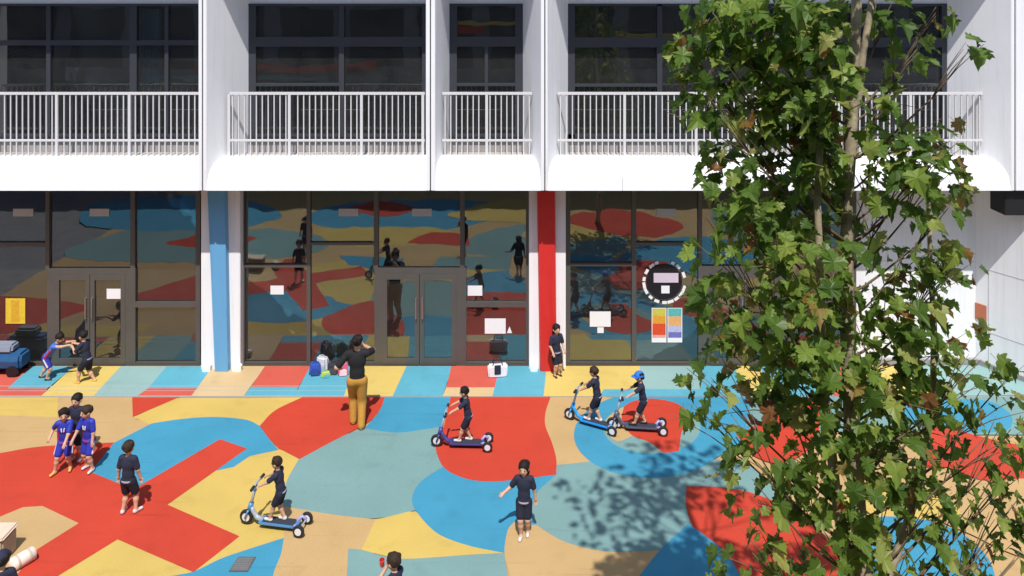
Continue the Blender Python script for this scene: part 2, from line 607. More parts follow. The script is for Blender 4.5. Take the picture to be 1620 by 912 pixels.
X = lambda px, Y: (px - 810.0) * Y / FPX
Z = lambda py, Y: HCAM - (py - HOR) * Y / FPX

ZB, ZT = 3.895, 7.93
# fins between the bays: front edges, back edges, joint
fins = [(-11.35, -11.2, -11.6, -10.75, -11.275), (-6.07, -5.92, -6.2, -5.435, -5.995), (-1.665, -1.49, -1.79, -1.287, -1.58),
        (0.563, 0.685, 0.21, 1.18, 0.636), (9.67, 11.9, 8.99, 12.3, 9.745), (14.2, 14.35, 13.8, 14.7, 14.27)]
for a, b, c, d, j in fins:
    part(MB().prism([(a, YF), (j - 0.012, YF), (j - 0.012, YF + 0.35), (j - 0.012, YU + 0.3), (c, YU + 0.3), (c, YU)], ZB - 0.003, 9.3), 'fin', WHITE, bevel=0.008)
    part(MB().prism([(j + 0.012, YF), (b, YF), (d, YU), (d, YU + 0.3), (j + 0.012, YU + 0.3), (j + 0.012, YF + 0.35)], ZB - 0.003, 9.3), 'fin', WHITE, bevel=0.008)
    part(MB().box(j - 0.0115, j + 0.0115, YF + 0.03, YU + 0.2, ZB, 9.29), 'joint_strip', JOINT)
sill_prof = [(YF, ZB), (YF + 0.004, 3.925)] + [(YF + 0.004 + 0.38 * (1 - math.cos(t)), 3.925 + 0.53 * math.sin(t)) for t in np.linspace(0.42, math.pi / 2, 9)] + [(15.85, 4.475), (15.85, 4.3), (15.6, ZB)]
bays = [(fins[i], fins[i + 1]) for i in range(5)]
for k, (f0, f1) in enumerate(bays):
    cuts = [f0[4] + 0.013, f1[4] - 0.013]
    if k == 3:
        cuts = [f0[4] + 0.013, X(985, YF), X(1290, YF), f1[4] - 0.013]
    for u in range(len(cuts) - 1):
        a, b = cuts[u] + (0.003 if u else 0), cuts[u + 1] - (0.003 if u < len(cuts) - 2 else 0)
        # the sill is let into the fins, so its ends stay clear of their front faces
        aa = a if u else f0[1]
        bb = b if u < len(cuts) - 2 else f1[0]
        part(MB().extrude_x(sill_prof, aa, bb), 'sill', WHITE, smooth=False)
        part(MB().extrude_x([(p[0], p[1] + 4.40) for p in sill_prof], aa, bb), 'sill', WHITE)
    part(MB().box(f0[3] - 0.3, f1[2] + 0.3, YF + 0.32, YU + 0.1, 3.93, 4.42), 'balcony_slab', mat('balcony_floor', (0.42, 0.40, 0.38), 0.8, var=0.1))
    part(MB().box(f0[3] - 0.3, f1[2] + 0.3, YF + 0.32, YU + 0.1, 8.33, 8.8), 'balcony_slab', WHITE)
    part(MB().box(f0[3] - 0.1, f1[2] + 0.1, YU - 0.02, YU + 0.2, 7.49, 8.335), 'lintel', WHITE)
    part(MB().box(f0[3] - 0.1, f1[2] + 0.1, YU - 0.03, YU + 0.2, 4.425, 4.66), 'plinth', mat('balcony_upstand', (0.33, 0.31, 0.30), 0.8, var=0.1))
part(MB().box(-14, 15, YU + 0.21, YU + 9, 8.0, 9.2), 'roof_slab', WHITE)

# guard rails
bal_me = MB().box(-0.0105, 0.0105, -0.012, 0.012, 4.46, 5.70).mesh('baluster', WHITE2)
for k, (f0, f1) in enumerate(bays):
    fr = (YR - YF) / (YU - YF)
    x0 = f0[1] + (f0[3] - f0[1]) * fr + (0.1 if k == 1 else 0.02)
    x1 = f1[0] + (f1[2] - f1[0]) * fr - 0.02
    if k == 4:
        continue
    rail = part(MB().box(x0, x1, YR - 0.024, YR + 0.024, 5.695, 5.745).box(x0, x1, YR - 0.018, YR + 0.018, 4.765, 4.805), 'guard_rail', WHITE2)
    n = max(2, round((x1 - x0) / 0.121))
    pxs = {0: (90, 205), 1: (362.5, 458, 572, 669), 2: (770,), 3: (988, 1101, 1214, 1327, 1440), 4: ()}[k]
    posts = [X(p, YR) for p in pxs]
    for p in posts:
        MB().box(p - 0.026, p + 0.026, YR - 0.022, YR + 0.022, 4.455, 5.697).build('post', WHITE2, rail)
    for i in range(n + 1):
        x = x0 + (x1 - x0) * (i + 0.5) / (n + 1)
        if all(abs(x - p) > 0.05 for p in posts):
            b = obj('baluster', bal_me, rail)
            b.location = (x, YR, 0)


def window(name, Y, bars, panes, fm, gm, parent=bld, depth=0.05):
    mb = MB()
    for i, (a, b, t, u) in enumerate(bars):
        e = 0.0009 * (i % 7)
        mb.box(X(a, Y), X(b, Y), Y - depth - e, Y + depth + e, Z(u, Y), Z(t, Y))
    o = part(mb, name, fm, parent)
    for (a, b, t, u) in panes:
        MB().box(X(a, Y) - 0.01, X(b, Y) + 0.01, Y + 0.005, Y + 0.017, Z(u, Y) - 0.01, Z(t, Y) + 0.01).build('pane', gm, o)
    return o


# upper windows (photo columns on the plane of the upper glass)
TOP, BOT = 6.0, 222.0
window('window', YU, [(-60, -52, TOP, BOT), (75, 82, TOP, BOT), (207, 218, TOP, BOT), (262, 268, TOP, BOT), (-60, 340, 64, 72), (-60, 340, 212, BOT), (-60, 340, TOP, 10), (330, 340, TOP, BOT)],
       [(-52, 75, 10, 64), (-52, 75, 72, 212), (82, 207, 10, 64), (82, 207, 72, 212), (218, 262, 10, 64), (218, 262, 72, 212), (268, 330, 10, 64), (268, 330, 72, 212)], FRAMEU, GLASSU)
window('window', YU, [(394, 406, TOP, BOT), (537, 545, TOP, BOT), (668, 690, TOP, BOT), (394, 690, 59, 74), (394, 690, 212, BOT), (394, 690, TOP, 10), (406, 537, 132, 136)],
       [(406, 537, 10, 59), (545, 668, 10, 59), (406, 537, 74, 132), (406, 537, 136, 212), (545, 668, 74, 212)], FRAMEU, GLASSU)
window('window', YU, [(710, 723, TOP, BOT), (815, 828, TOP, BOT), (767, 772, 74, BOT), (710, 828, 59, 74), (710, 828, 212, BOT), (710, 828, TOP, 10), (723, 815, 132, 136)],
       [(723, 815, 10, 59), (723, 767, 74, 132), (772, 815, 74, 132), (723, 767, 136, 212), (772, 815, 136, 212)], FRAMEU, GLASSU)
window('window', YU, [(898, 909, TOP, BOT), (1039, 1047, TOP, BOT), (1188, 1192, TOP, BOT), (1204, 1208, TOP, BOT), (1345, 1353, TOP, BOT), (1488, 1496, TOP, BOT), (898, 1496, 60, 75), (898, 1496, 212, BOT), (898, 1496, TOP, 10), (909, 1039, 133, 137)],
       [(909, 1039, 10, 60), (909, 1039, 75, 133), (909, 1039, 137, 212), (1047, 1188, 10, 60), (1047, 1188, 75, 212), (1208, 1345, 10, 60), (1208, 1345, 75, 212), (1353, 1488, 10, 60), (1353, 1488, 75, 212)], FRAMEU, GLASSU)
part(MB().box(X(1192.5, YU), X(1203.5, YU), YU - 0.07, YU + 0.3, 4.65, 7.47), 'pier', WHITE)
window('window', YU, [(1745, 1900, 60, 75), (1745, 1900, TOP, 10), (1745, 1900, 212, BOT)], [(1745, 1900, 10, 60), (1745, 1900, 75, 212)], FRAMEU, GLASSU)

# ground-floor glazing
G0, G1, GB = 279.0, 572.0, 580.5


def door_leaf(a, b, t, hinge, handle_px):
    """one glazed leaf: stiles, rails, pane, long pull handle"""
    Y = YG
    mb = MB()
    s = 7
    mb.box(X(a, Y), X(a + s, Y), Y - 0.06, Y + 0.02, 0.02, Z(t, Y)).box(X(b - s, Y), X(b, Y), Y - 0.06, Y + 0.02, 0.02, Z(t, Y))
    mb.box(X(a + s, Y), X(b - s, Y), Y - 0.058, Y + 0.018, Z(t + 9, Y), Z(t, Y) - 0.002).box(X(a + s, Y), X(b - s, Y), Y - 0.058, Y + 0.018, 0.021, 0.16)
    o = part(mb, 'door', FRAME)
    MB().box(X(a + s, Y) - 0.01, X(b - s, Y) + 0.01, Y - 0.03, Y - 0.018, 0.15, Z(t + 9, Y) + 0.01).build('pane', GLASS, o)
    hx = X(handle_px, Y)
    MB().tube([(hx, Y - 0.06, 1.0), (hx, Y - 0.115, 1.0), (hx, Y - 0.115, 1.42), (hx, Y - 0.06, 1.42)], 0.011).build('handle', STEEL, o)
    return o


def portal(a, b, t, p=12):
    mid = (a + b) / 2
    door_leaf(a + p, mid - 0.4, t + 9, 0, mid - 5)
    door_leaf(mid + 0.4, b - p, t + 9, 1, mid + 5)
    return [(a, a + p, t, GB), (b - p, b, t, GB), (a + p, b - p, t, t + 9)]


window('window', YG, [(-150, -140, G0, GB), (74, 80, G0, 424), (208, 215, G0, 424), (212, 216, 424, GB), (311, 318, G0, GB), (-140, 74, 383, 389), (216, 311, 477, 485), (-140, 77, G1, GB), (216, 311, G1, GB), (-140, 318, G0 - 3, G0)] + portal(77, 212, 424),
       [(-140, 74, G0, 383), (-140, 76, 389, G1), (80, 208, G0, 424), (215, 311, G0, 477), (216, 311, 485, G1)], FRAME, GLASS)
window('window', YG, [(379, 388, G0, GB), (486, 492, G0, GB), (592, 599, G0, 423), (728, 735, G0, 423), (735, 738, 423, GB), (832, 840, G0, GB), (388, 486, 418, 422), (492, 592, 383, 387), (738, 832, 477, 485), (388, 486, G1, GB), (492, 593, G1, GB), (738, 832, G1, GB), (379, 840, G0 - 3, G0)] + portal(593, 735, 423, 13),
       [(388, 486, G0, 418), (388, 486, 422, G1), (492, 592, G0, 383), (492, 592, 387, G1), (599, 728, G0, 423), (735, 832, G0, 477), (738, 832, 485, G1)], FRAME, GLASS)
window('window', YG, [(894, 902, G0, GB), (999, 1006, G0, GB), (1104, 1110, G0, GB), (1243, 1250, G0, GB), (1345, 1353, G0, GB), (902, 999, 416, 420), (1006, 1104, 383, 388), (1250, 1345, 477, 485), (902, 999, G1, GB), (1006, 1104, G1, GB), (1250, 1345, G1, GB), (894, 1353, G0 - 3, G0)] + portal(1110, 1243, 420, 12),
       [(902, 999, G0, 416), (902, 999, 420, G1), (1006, 1104, G0, 383), (1006, 1104, 388, G1), (1110, 1243, G0, 420), (1250, 1345, G0, 477), (1250, 1345, 485, G1)], FRAME, GLASS)

# columns: a white pier and a coloured blade that leans slightly, on white feet
def column(pa, pb, t0, t1, b0, b1, m):
    Y = 16.16
    part(MB().box(X(pa, Y), X(pb, Y), Y, YG + 0.3, -0.02, 3.92), 'column', WHITE, bevel=0.01)
    y0, y1 = 16.04, 16.155
    vs = [(X(t0, y0), y0, 3.925), (X(t1, y0), y0, 3.925), (X(t1, y0) + 0.02, y1, 3.925), (X(t0, y0) - 0.02, y1, 3.925),
          (X(b0, y0), y0, 0.0), (X(b1, y0), y0, 0.0), (X(b1, y0) + 0.02, y1, 0.0), (X(b0, y0) - 0.02, y1, 0.0)]
    part(MB().add(vs, [(0, 1, 2, 3), (7, 6, 5, 4), (0, 4, 5, 1), (1, 5, 6, 2), (2, 6, 7, 3), (3, 7, 4, 0)]), 'column_face', m)


column(318, 380, 327.5, 355, 340, 360.5, BLUECOL)
column(837, 895, 851, 877, 855.5, 880, REDCOL)
for a, b in ((318, 331), (366, 380), (839, 851)):
    part(MB().box(X(a, 16.0), X(b, 16.0), 16.03, 16.157, 0.0, 0.16), 'column_foot', WHITE, bevel=0.02)
for a, b in ((356, 400), (815, 850), (872, 898)):
    part(MB().box(X(a, 15.8), X(b, 15.8), 15.55, 15.95, 3.85, 3.93), 'bracket', mat('cream_bracket', (0.62, 0.52, 0.45), 0.6))

# white wall at the right, bending forward to meet the pier below the fin
part(MB().prism([(X(1353, YG) + 0.002, YG + 0.03), (9.64, YG + 0.03), (10.34, 15.32), (13.8, 15.32), (13.8, YG + 0.4), (X(1353, YG) + 0.002, YG + 0.4)], 0.14, 3.92), 'wall', WHITE)
part(MB().prism([(X(1353, YG) + 0.004, YG - 0.06), (9.62, YG - 0.06), (10.32, 15.29), (13.8, 15.29), (13.8, YG + 0.4), (X(1353, YG) + 0.004, YG + 0.4)], -0.02, 0.14), 'wall_plinth', mat('grey_plinth', (0.30, 0.30, 0.30), 0.8, var=0.12))
# seams of the cladding on the angled wall
dv = Vector((0.70, -1.11, 0)).normalized()
nv = Vector((-dv.y, dv.x, 0)) * -1
seam = mat('cladding_seam', (0.45, 0.45, 0.47), 0.7)
wp = lambda s, off: Vector((9.64, YG + 0.03, 0)) + dv * s + Vector((dv.y, -dv.x, 0)) * off
for s0, s1, z0, z1 in ((0.25, 1.2, 2.03, 2.042), (0.25, 0.262, 0.15, 2.03), (0.25, 1.2, 0.75, 0.762)):
    q = [wp(s0, -0.02), wp(s1, -0.02), wp(s1, 0.004), wp(s0, 0.004)]
    part(MB().prism([(p.x, p.y) for p in q], z0, z1), 'cladding_seam', seam)
part(MB().box(X(1567, 15.88), 11.6, 15.42, 15.9, Z(337, 15.6), 3.927), 'gap_shade', mat('gap_black', (0.012, 0.012, 0.014), 0.6), bevel=0.01)  # solid black box gives the dark gap under the balcony its shade

# rooms behind the glass
part(MB().box(-13, 13.7, 16.5, 22, -0.02, 0.015), 'interior_floor', INFLOOR)
part(MB().box(-13, 13.7, 22, 22.2, 0, 3.9), 'interior_wall', INWALL)
part(MB().box(-13.2, -13, 16.5, 22.2, 0, 8.0), 'interior_wall', INWALL)
part(MB().box(13.7, 13.9, 16.9, 22.2, 0, 8.0), 'interior_wall', INWALL)
part(MB().box(-13, 13.7, 16.45, 22.2, 3.94, 4.41), 'interior_ceiling', INWALL)
part(MB().box(-13, 13.7, YU + 0.22, 22, 4.412, 4.44), 'interior_floor', INFLOOR)
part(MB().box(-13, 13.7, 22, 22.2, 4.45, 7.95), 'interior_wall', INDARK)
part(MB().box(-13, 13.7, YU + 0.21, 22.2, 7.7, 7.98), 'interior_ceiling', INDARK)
for x in (-6.0, 0.62, 7.15):
    part(MB().box(x - 0.12, x + 0.12, 17.0, 22, 0.016, 3.93), 'partition', INWALL)
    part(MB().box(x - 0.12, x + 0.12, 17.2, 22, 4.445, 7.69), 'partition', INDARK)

# ------------------------------------------------------------------ building across the yard, seen in the reflections
opp = thing('opposite_building', 'shaded grey building across the yard, seen only reflected in the glass', 'building', (0, -6, 0))
oi = Matrix.Translation((0, 6, 0))
OW = mat('opposite_concrete', (0.17, 0.17, 0.17), 0.8, var=0.15, scale=1.5)
OD = mat('opposite_window', (0.03, 0.035, 0.04), 0.15)
def opart(mb, name, m):
    o = mb.build(name, m, opp)
    o.matrix_parent_inverse = oi
    return o
opart(MB().box(-34, 34, -9, -2.2, -0.02, 12.4), 'wall', OW)
for fl in range(3):
    z0 = 0.3 + fl * 4.0
    for i in range(21):
        x = -32.0 + i * 3.1
        o = opart(MB().box(x, x + 2.4, -2.23, -2.19, z0, z0 + 2.7), 'window', OD)
        MB().box(x + 1.17, x + 1.23, -2.26, -2.235, z0, z0 + 2.7).build('mullion', FRAMEU, o).matrix_parent_inverse = Matrix.Identity(4)
    opart(MB().box(-34, 34, -2.6, -1.96, z0 + 3.1, z0 + 3.35), 'floor_band', OW)
for x0, x1, z0, z1, c in ((-14, -6, 4.2, 4.5, 'red'), (-3.6, -1.2, 5.8, 6.15, 'red'), (-3.2, 1, 6.2, 6.4, 'yel'), (2, 9, 5.6, 5.8, 'yel'), (-16, -8, 3.75, 4.0, 'grey')):
    opart(MB().box(x0, x1, -1.94, -1.9, z0, z1), 'coloured_panel', rubber('rubber_' + c, RC[c]))


# ------------------------------------------------------------------ tree
BARK = mat('pale_plane_bark', (0.36, 0.30, 0.20), 0.85, var=0.5, scale=7, bump=0.4, bscale=30)
TWIG = mat('brown_twig', (0.16, 0.11, 0.07), 0.85, var=0.3, scale=12)


def leaf_material(name):
    m = bpy.data.materials.new(name)
    m.use_nodes = True
    n, l = m.node_tree.nodes, m.node_tree.links
    n.remove(n['Principled BSDF'])
    out = n['Material Output']
    geo = n.new('ShaderNodeNewGeometry')
    oi_ = n.new('ShaderNodeObjectInfo')
    ad = n.new('ShaderNodeMath')
    ad.operation = 'ADD'
    l.new(geo.outputs['Random Per Island'], ad.inputs[0])
    l.new(oi_.outputs['Random'], ad.inputs[1])
    fr = n.new('ShaderNodeMath')
    fr.operation = 'FRACT'
    l.new(ad.outputs[0], fr.inputs[0])
    cr = n.new('ShaderNodeValToRGB')
    e = cr.color_ramp.elements
    e[0].position, e[0].color = 0.0, (0.055, 0.110, 0.017, 1)
    e[1].position, e[1].color = 0.55, (0.115, 0.195, 0.030, 1)
    for p, c in ((0.80, (0.21, 0.29, 0.05, 1)), (0.92, (0.30, 0.33, 0.09, 1)), (0.988, (0.24, 0.115, 0.03, 1)), (1.0, (0.20, 0.09, 0.035, 1))):
        q = e.new(p)
        q.color = c
    l.new(fr.outputs[0], cr.inputs[0])
    d = n.new('ShaderNodeBsdfPrincipled')
    d.inputs['Roughness'].default_value = 0.42
    d.inputs['Specular IOR Level'].default_value = 0.3
    l.new(cr.outputs[0], d.inputs['Base Color'])
    t = n.new('ShaderNodeBsdfTranslucent')
    hs = n.new('ShaderNodeHueSaturation')
    hs.inputs['Value'].default_value = 1.7
    hs.inputs['Hue'].default_value = 0.485
    l.new(cr.outputs[0], hs.inputs['Color'])
    l.new(hs.outputs[0], t.inputs[0])
    mx = n.new('ShaderNodeMixShader')
    mx.inputs[0].default_value = 0.45
    l.new(d.outputs[0], mx.inputs[1])
    l.new(t.outputs[0], mx.inputs[2])
    l.new(mx.outputs[0], out.inputs['Surface'])
    return m


LEAF = leaf_material('plane_tree_leaf')


def leaf_shape(rs):
    """five-lobed plane leaf about 1 unit wide, stalk at the origin, pointing to +y, cupped"""
    half = [(0.03, 0.0), (0.15, -0.09), (0.29, -0.12), (0.33, 0.0), (0.46, 0.01), (0.55, 0.15), (0.43, 0.20), (0.35, 0.28), (0.47, 0.36), (0.56, 0.54), (0.42, 0.55), (0.36, 0.67), (0.23, 0.62), (0.21, 0.79), (0.09, 0.86)]
    pts = [(x * rs.uniform(0.9, 1.1), y + rs.uniform(-0.03, 0.03)) for x, y in half] + [(rs.uniform(-0.03, 0.03), 1.05)]
    pts += [(-x * rs.uniform(0.9, 1.1), y + rs.uniform(-0.03, 0.03)) for x, y in reversed(half)]
    rs_k = rs.uniform(0, 6)
    cup, curl = rs.uniform(-0.2, 0.6), rs.uniform(-0.1, 0.75)
    z = lambda x, y: cup * abs(x) ** 1.3 - curl * y * y + 0.07 * math.sin(rs_k + 7 * x + 3 * y)
    vs = [(0, 0.34, z(0, 0.34))] + [(x, y, z(x, y)) for x, y in pts]
    n = len(pts)
    fs = [(0, 1 + i, 1 + (i + 1) % n) for i in range(n)]
    # stalk
    o = len(vs)
    vs += [(-0.012, -0.45, 0.02), (0.012, -0.45, 0.02), (0.012, 0.05, 0.0), (-0.012, 0.05, 0.0)]
    fs.append((o, o + 1, o + 2, o + 3))
    return vs, fs


rs = random.Random(11)
leaf_kinds = [leaf_shape(rs) for _ in range(12)]
leaf_me = []
for vs, fs in leaf_kinds:
    me = bpy.data.meshes.new('leaf')
    me.from_pydata(vs, [], fs)
    me.materials.append(LEAF)
    leaf_me.append(me)

TX, TY = 2.82, 6.5
tree = thing('plane_tree', 'leafy green plane tree with pale slender trunk in the foreground', 'tree', (TX, TY, 0))
ti = Matrix.Translation((-TX, -TY, 0))


def tpart(mb, name, m, **k):
    o = mb.build(name, m, tree, **k)
    o.matrix_parent_inverse = ti
    return o


def trunk_at(z):
    return Vector((TX + 0.05 * math.sin(z * 0.9) - 0.012 * (z - 5), TY + 0.04 * math.sin(z * 1.3 + 1), z))


zs = np.linspace(-0.05, 10.8, 34)
tpart(MB().tube([trunk_at(z) for z in zs], [0.092 - 0.0068 * z + 0.004 * math.sin(z * 5) + (0.03 if z < 0.2 else 0) for z in zs], 10), 'trunk', BARK, smooth=True)
# a second stem that leaves the trunk low and runs up beside it
def stem(p0, p1, bow, r0, r1, name='limb', m=BARK):
    p0, p1 = Vector(p0), Vector(p1)
    pts = []
    for i in range(11):
        t = i / 10
        q = p0.lerp(p1, t) + Vector(bow) * math.sin(math.pi * t)
        q += Vector((math.sin(i * 2.1) * 0.012, math.cos(i * 1.7) * 0.012, 0))
        pts.append(q)
    tpart(MB().tube(pts, [r0 + (r1 - r0) * i / 10 for i in range(11)], 7), name, m, smooth=True)
    return pts


stem(trunk_at(2.3), at(1300, 120, 6.3), (-0.16, 0, -0.1), 0.05, 0.024)
stem(trunk_at(2.6), at(1462, 250, 6.7), (0.28, 0, -0.35), 0.04, 0.016)
stem(trunk_at(6.6), (TX + 0.42, 6.5, 9.8), (0.02, 0, 0), 0.035, 0.012)

# clumps of foliage: (photo column, row, depth, radius, leaves)
clumps = [
    (1125, 20, 6.2, .22, 26), (1190, 30, 6.4, .30, 60), (1262, 40, 6.2, .32, 74), (1330, 60, 6.6, .26, 46), (1125, 90, 6.3, .22, 24), (1210, 120, 6.5, .32, 78), (1290, 140, 6.3, .34, 84),
    (1110, 150, 6.2, .17, 15), (1170, 205, 6.5, .25, 40), (1240, 215, 6.7, .34, 84), (1310, 235, 6.4, .28, 52), (1392, 165, 6.4, .13, 9), (1415, 120, 6.6, .13, 6), (1455, 245, 6.3, .18, 17),
    (1500, 225, 6.6, .14, 9), (1150, 285, 6.3, .21, 22), (1215, 310, 6.6, .32, 62), (1290, 320, 6.8, .30, 60), (1430, 290, 6.3, .24, 28), (1480, 280, 6.6, .24, 30), (1505, 320, 6.4, .13, 8),
    (1135, 400, 6.3, .21, 18), (1175, 350, 6.2, .24, 30), (1240, 400, 6.5, .34, 76), (1310, 420, 6.3, .28, 48), (1430, 400, 6.5, .27, 36), (1480, 440, 6.6, .22, 22), (1510, 420, 6.4, .15, 9),
    (1150, 480, 6.4, .24, 32), (1210, 500, 6.6, .34, 70), (1290, 520, 6.2, .32, 66), (1430, 490, 6.5, .25, 34), (1400, 550, 6.3, .26, 38), (1470, 540, 6.5, .28, 46), (1550, 570, 6.3, .22, 22),
    (1125, 600, 6.5, .21, 21), (1185, 580, 6.4, .30, 48), (1265, 600, 6.6, .36, 90), (1345, 590, 6.3, .36, 92), (1430, 620, 6.6, .34, 78), (1505, 620, 6.3, .28, 42), (1590, 600, 6.5, .16, 10),
    (1160, 690, 6.3, .19, 14), (1245, 690, 6.5, .30, 46), (1320, 690, 6.3, .36, 92), (1400, 700, 6.5, .34, 84), (1470, 720, 6.7, .24, 30), (1560, 690, 6.3, .20, 16), (1600, 745, 6.5, .22, 20),
    (1190, 760, 6.2, .22, 22), (1255, 780, 6.4, .22, 24), (1330, 770, 6.5, .34, 76), (1400, 790, 6.7, .26, 34), (1475, 790, 6.4, .22, 20), (1540, 790, 6.6, .25, 26), (1605, 790, 6.6, .20, 16),
    (1180, 860, 6.3, .24, 26), (1255, 880, 6.5, .25, 28), (1330, 870, 6.3, .30, 52), (1430, 880, 6.6, .20, 14), (1500, 880, 6.4, .24, 26), (1570, 860, 6.6, .26, 32), (1615, 880, 6.4, .16, 12),
    (1400, 30, 6.6, .18, 12), (1448, 78, 6.5, .16, 10), (1478, 24, 6.6, .13, 7), (1420, 205, 6.5, .2, 16), (1536, 80, 6.4, .07, 4), (1400, 330, 6.6, .2, 16), (1385, 260, 6.7, .2, 16), (1600, 680, 6.6, .2, 14), (1085, 90, 6.4, .12, 8), (1100, 640, 6.4, .14, 9),
    (1200, 960, 6.4, .30, 30), (1290, 980, 6.6, .34, 40), (1400, 980, 6.4, .34, 40), (1520, 960, 6.5, .34, 40),
]
clump_w = [(at(a, b, d), r, n) for a, b, d, r, n in clumps]
# the crown goes on above the picture and throws its shadow on the play surface
for i in range(27):
    z = rs.uniform(8.15, 10.9)
    a = rs.uniform(0, 2 * math.pi)
    q = (1.75 if z < 9.9 else 1.75 * (11.7 - z) / 1.8) * math.sqrt(rs.uniform(0.05, 1))
    clump_w.append((Vector((TX + 0.08 + q * math.cos(a), TY + 0.75 * q * math.sin(a), z)), rs.uniform(.22, .36), 34))

leaves = []
for c, r, n in clump_w:
    r *= 1.18
    cpy = HOR + (HCAM - c.z) / c.y * FPX
    n = round(n * (0.80 if cpy < 0 else (1.35 if c.x < 2.7 else 1.0) if cpy < 300 else 0.95 if cpy < 560 else 0.68))
    # branch from the trunk, rising to the clump
    horiz = math.hypot(c.x - TX, c.y - TY)
    z0 = max(1.8, c.z - 0.25 - 0.75 * horiz)
    if c.z > 7.9:
        z0 = max(z0, 7.95)
    p0 = trunk_at(z0)
    br = 0.009 + 0.005 * horiz
    pts = []
    for i in range(7):
        t = i / 6
        q = p0.lerp(c, t) + Vector((rs.uniform(-.02, .02), rs.uniform(-.02, .02), -0.1 * math.sin(math.pi * t)))
        pts.append(q)
    mb = MB().tube(pts, [br * (1 - 0.75 * i / 6) for i in range(7)], 5)
    for k in range(4):
        tip = c + Vector((rs.gauss(0, 1), rs.gauss(0, 1), rs.gauss(0, 1))) * r * 0.6
        mb.tube([pts[4], pts[4].lerp(tip, 0.5) + Vector((0, 0, 0.03)), tip], [0.005, 0.004, 0.002], 4)
    tpart(mb, 'branch', TWIG, smooth=True)
    for k in range(n):
        d = Vector((rs.gauss(0, 1), rs.gauss(0, 1), rs.gauss(0, 1)))
        d = d.normalized() * rs.uniform(0.15, 1) ** 0.5 * r * 1.12
        d.z *= 1.15
        p = c + d
        out = Vector((p.x - TX, p.y - TY, 0)) * 0.5 + d * 1.2
        # blades face up and outward, tips droop
        nrm = (Vector((0, 0, 0.75)) + out.normalized() * 0.55 + Vector((rs.gauss(0, .45), rs.gauss(0, .45), rs.gauss(0, .3)))).normalized()
        tip = (out.normalized() * 0.8 + Vector((rs.gauss(0, .5), rs.gauss(0, .5), -0.75)))
        tip = (tip - nrm * tip.dot(nrm)).normalized()
        side = tip.cross(nrm)
        s = rs.choice((rs.uniform(0.065, 0.11), rs.uniform(0.09, 0.145), rs.uniform(0.125, 0.185)))
        M = Matrix(((side.x * s, tip.x * s, nrm.x * s, p.x), (side.y * s, tip.y * s, nrm.y * s, p.y), (side.z * s, tip.z * s, nrm.z * s, p.z), (0, 0, 0, 1)))
        px = 810 + p.x / p.y * FPX
        py = HOR + (HCAM - p.z) / p.y * FPX
        inview = -20 < px < 1640 and -20 < py < 930
        if p.y < TY + 0.1 and (abs(px - 1351) < 15 and py < 470 or abs(px - 1303) < 9 and 290 < py < 520) and rs.random() < 0.8:
            continue
        vis = (s / p.y) * abs(nrm.dot((Vector((0, 0, HCAM)) - p).normalized())) + (6.6 - p.y) * 0.012
        leaves.append((vis if inview else -1, M, rs.randrange(12)))
leaves.sort(key=lambda t: -t[0])
for _, M, k in leaves[:300]:
    o = obj('leaf', leaf_me[k], tree)
    o.matrix_parent_inverse = ti
    o.matrix_basis = M
mb = MB()
for _, M, k in leaves[300:]:
    vs, fs = leaf_kinds[k]
    mb.add([M @ Vector(v) for v in vs], fs)
me = bpy.data.meshes.new('foliage')
me.from_pydata(mb.v, [], mb.f)
me.materials.append(LEAF)
fo = obj('foliage', me, tree)
fo.matrix_parent_inverse = ti
tag(fo, kind='stuff')

# ------------------------------------------------------------------ flat prints and signs on the glass
def sheet(name, label, cat, a, b, t, u, m, Y=YG - 0.002, group=None, th=0.003):
    x0, x1, z0, z1 = X(a, Y), X(b, Y), Z(u, Y), Z(t, Y)
    o = MB().box(-(x1 - x0) / 2, (x1 - x0) / 2, -th, 0, 0, z1 - z0).build(name, m)
    o.location = ((x0 + x1) / 2, Y - 0.004, z0)
    return tag(o, label, cat, group)


LABELM = mat('pale_sticker', (0.46, 0.46, 0.46), 0.5, var=0.05)
for a, b, w_ in ((21, 53, 'at the left edge of the photo'), (142, 173, 'above the left double doors'), (536, 567, 'left of the middle double doors'), (652, 683, 'above the middle double doors'), (1039, 1069, 'above the round black decal')):
    sheet('glass_label', 'pale grey rectangular label high on the glass ' + w_, 'label', a, b, 330.5, 342.5, LABELM, group='labels high on the glass')
sheet('notice', 'white paper notice on the left glass door', 'notice', 169, 192, 457, 473, PAPER, Y=YG - 0.035)
sheet('notice', 'white paper notice beside the blue column window', 'notice', 428, 449, 452, 466, PAPER)
sheet('notice', 'white paper notice just right of the middle doors', 'notice', 740, 763, 452, 468, PAPER)
sheet('notice', 'wide white paper notice low on the pane left of the red column', 'notice', 767, 800, 504, 528, PAPER)
sheet('notice', 'white paper notice low on the pane right of the red column', 'notice', 933, 966, 493, 517, PAPER)
sheet('notice', 'small white square note under the notice right of the red column', 'notice', 945, 955, 518, 527, PAPER)
tri = MB().add([(-0.055, 0, 0), (0.055, 0, 0), (0, 0, 0.14), (-0.055, -0.003, 0), (0.055, -0.003, 0), (0, -0.003, 0.14)], [(0, 1, 2), (5, 4, 3), (0, 3, 4, 1), (1, 4, 5, 2), (2, 5, 3, 0)]).build('glass_sticker', PAPER)
tri.location = (X(806, YG), YG - 0.008, Z(527, YG))
tag(tri, 'small white triangular sticker beside the wide notice', 'sticker')
pz = thing('yellow_poster', 'yellow poster on the glass at the left edge', 'poster', (X(25, YG), YG - 0.01, Z(512, YG)))
w2, h2 = X(41, YG) - X(10, YG), Z(472, YG) - Z(512, YG)
MB().box(-w2 / 2, w2 / 2, -0.003, 0, 0, h2).build('sheet', mat('yellow_print', (0.70, 0.50, 0.04), 0.6, var=0.15, scale=14), pz)
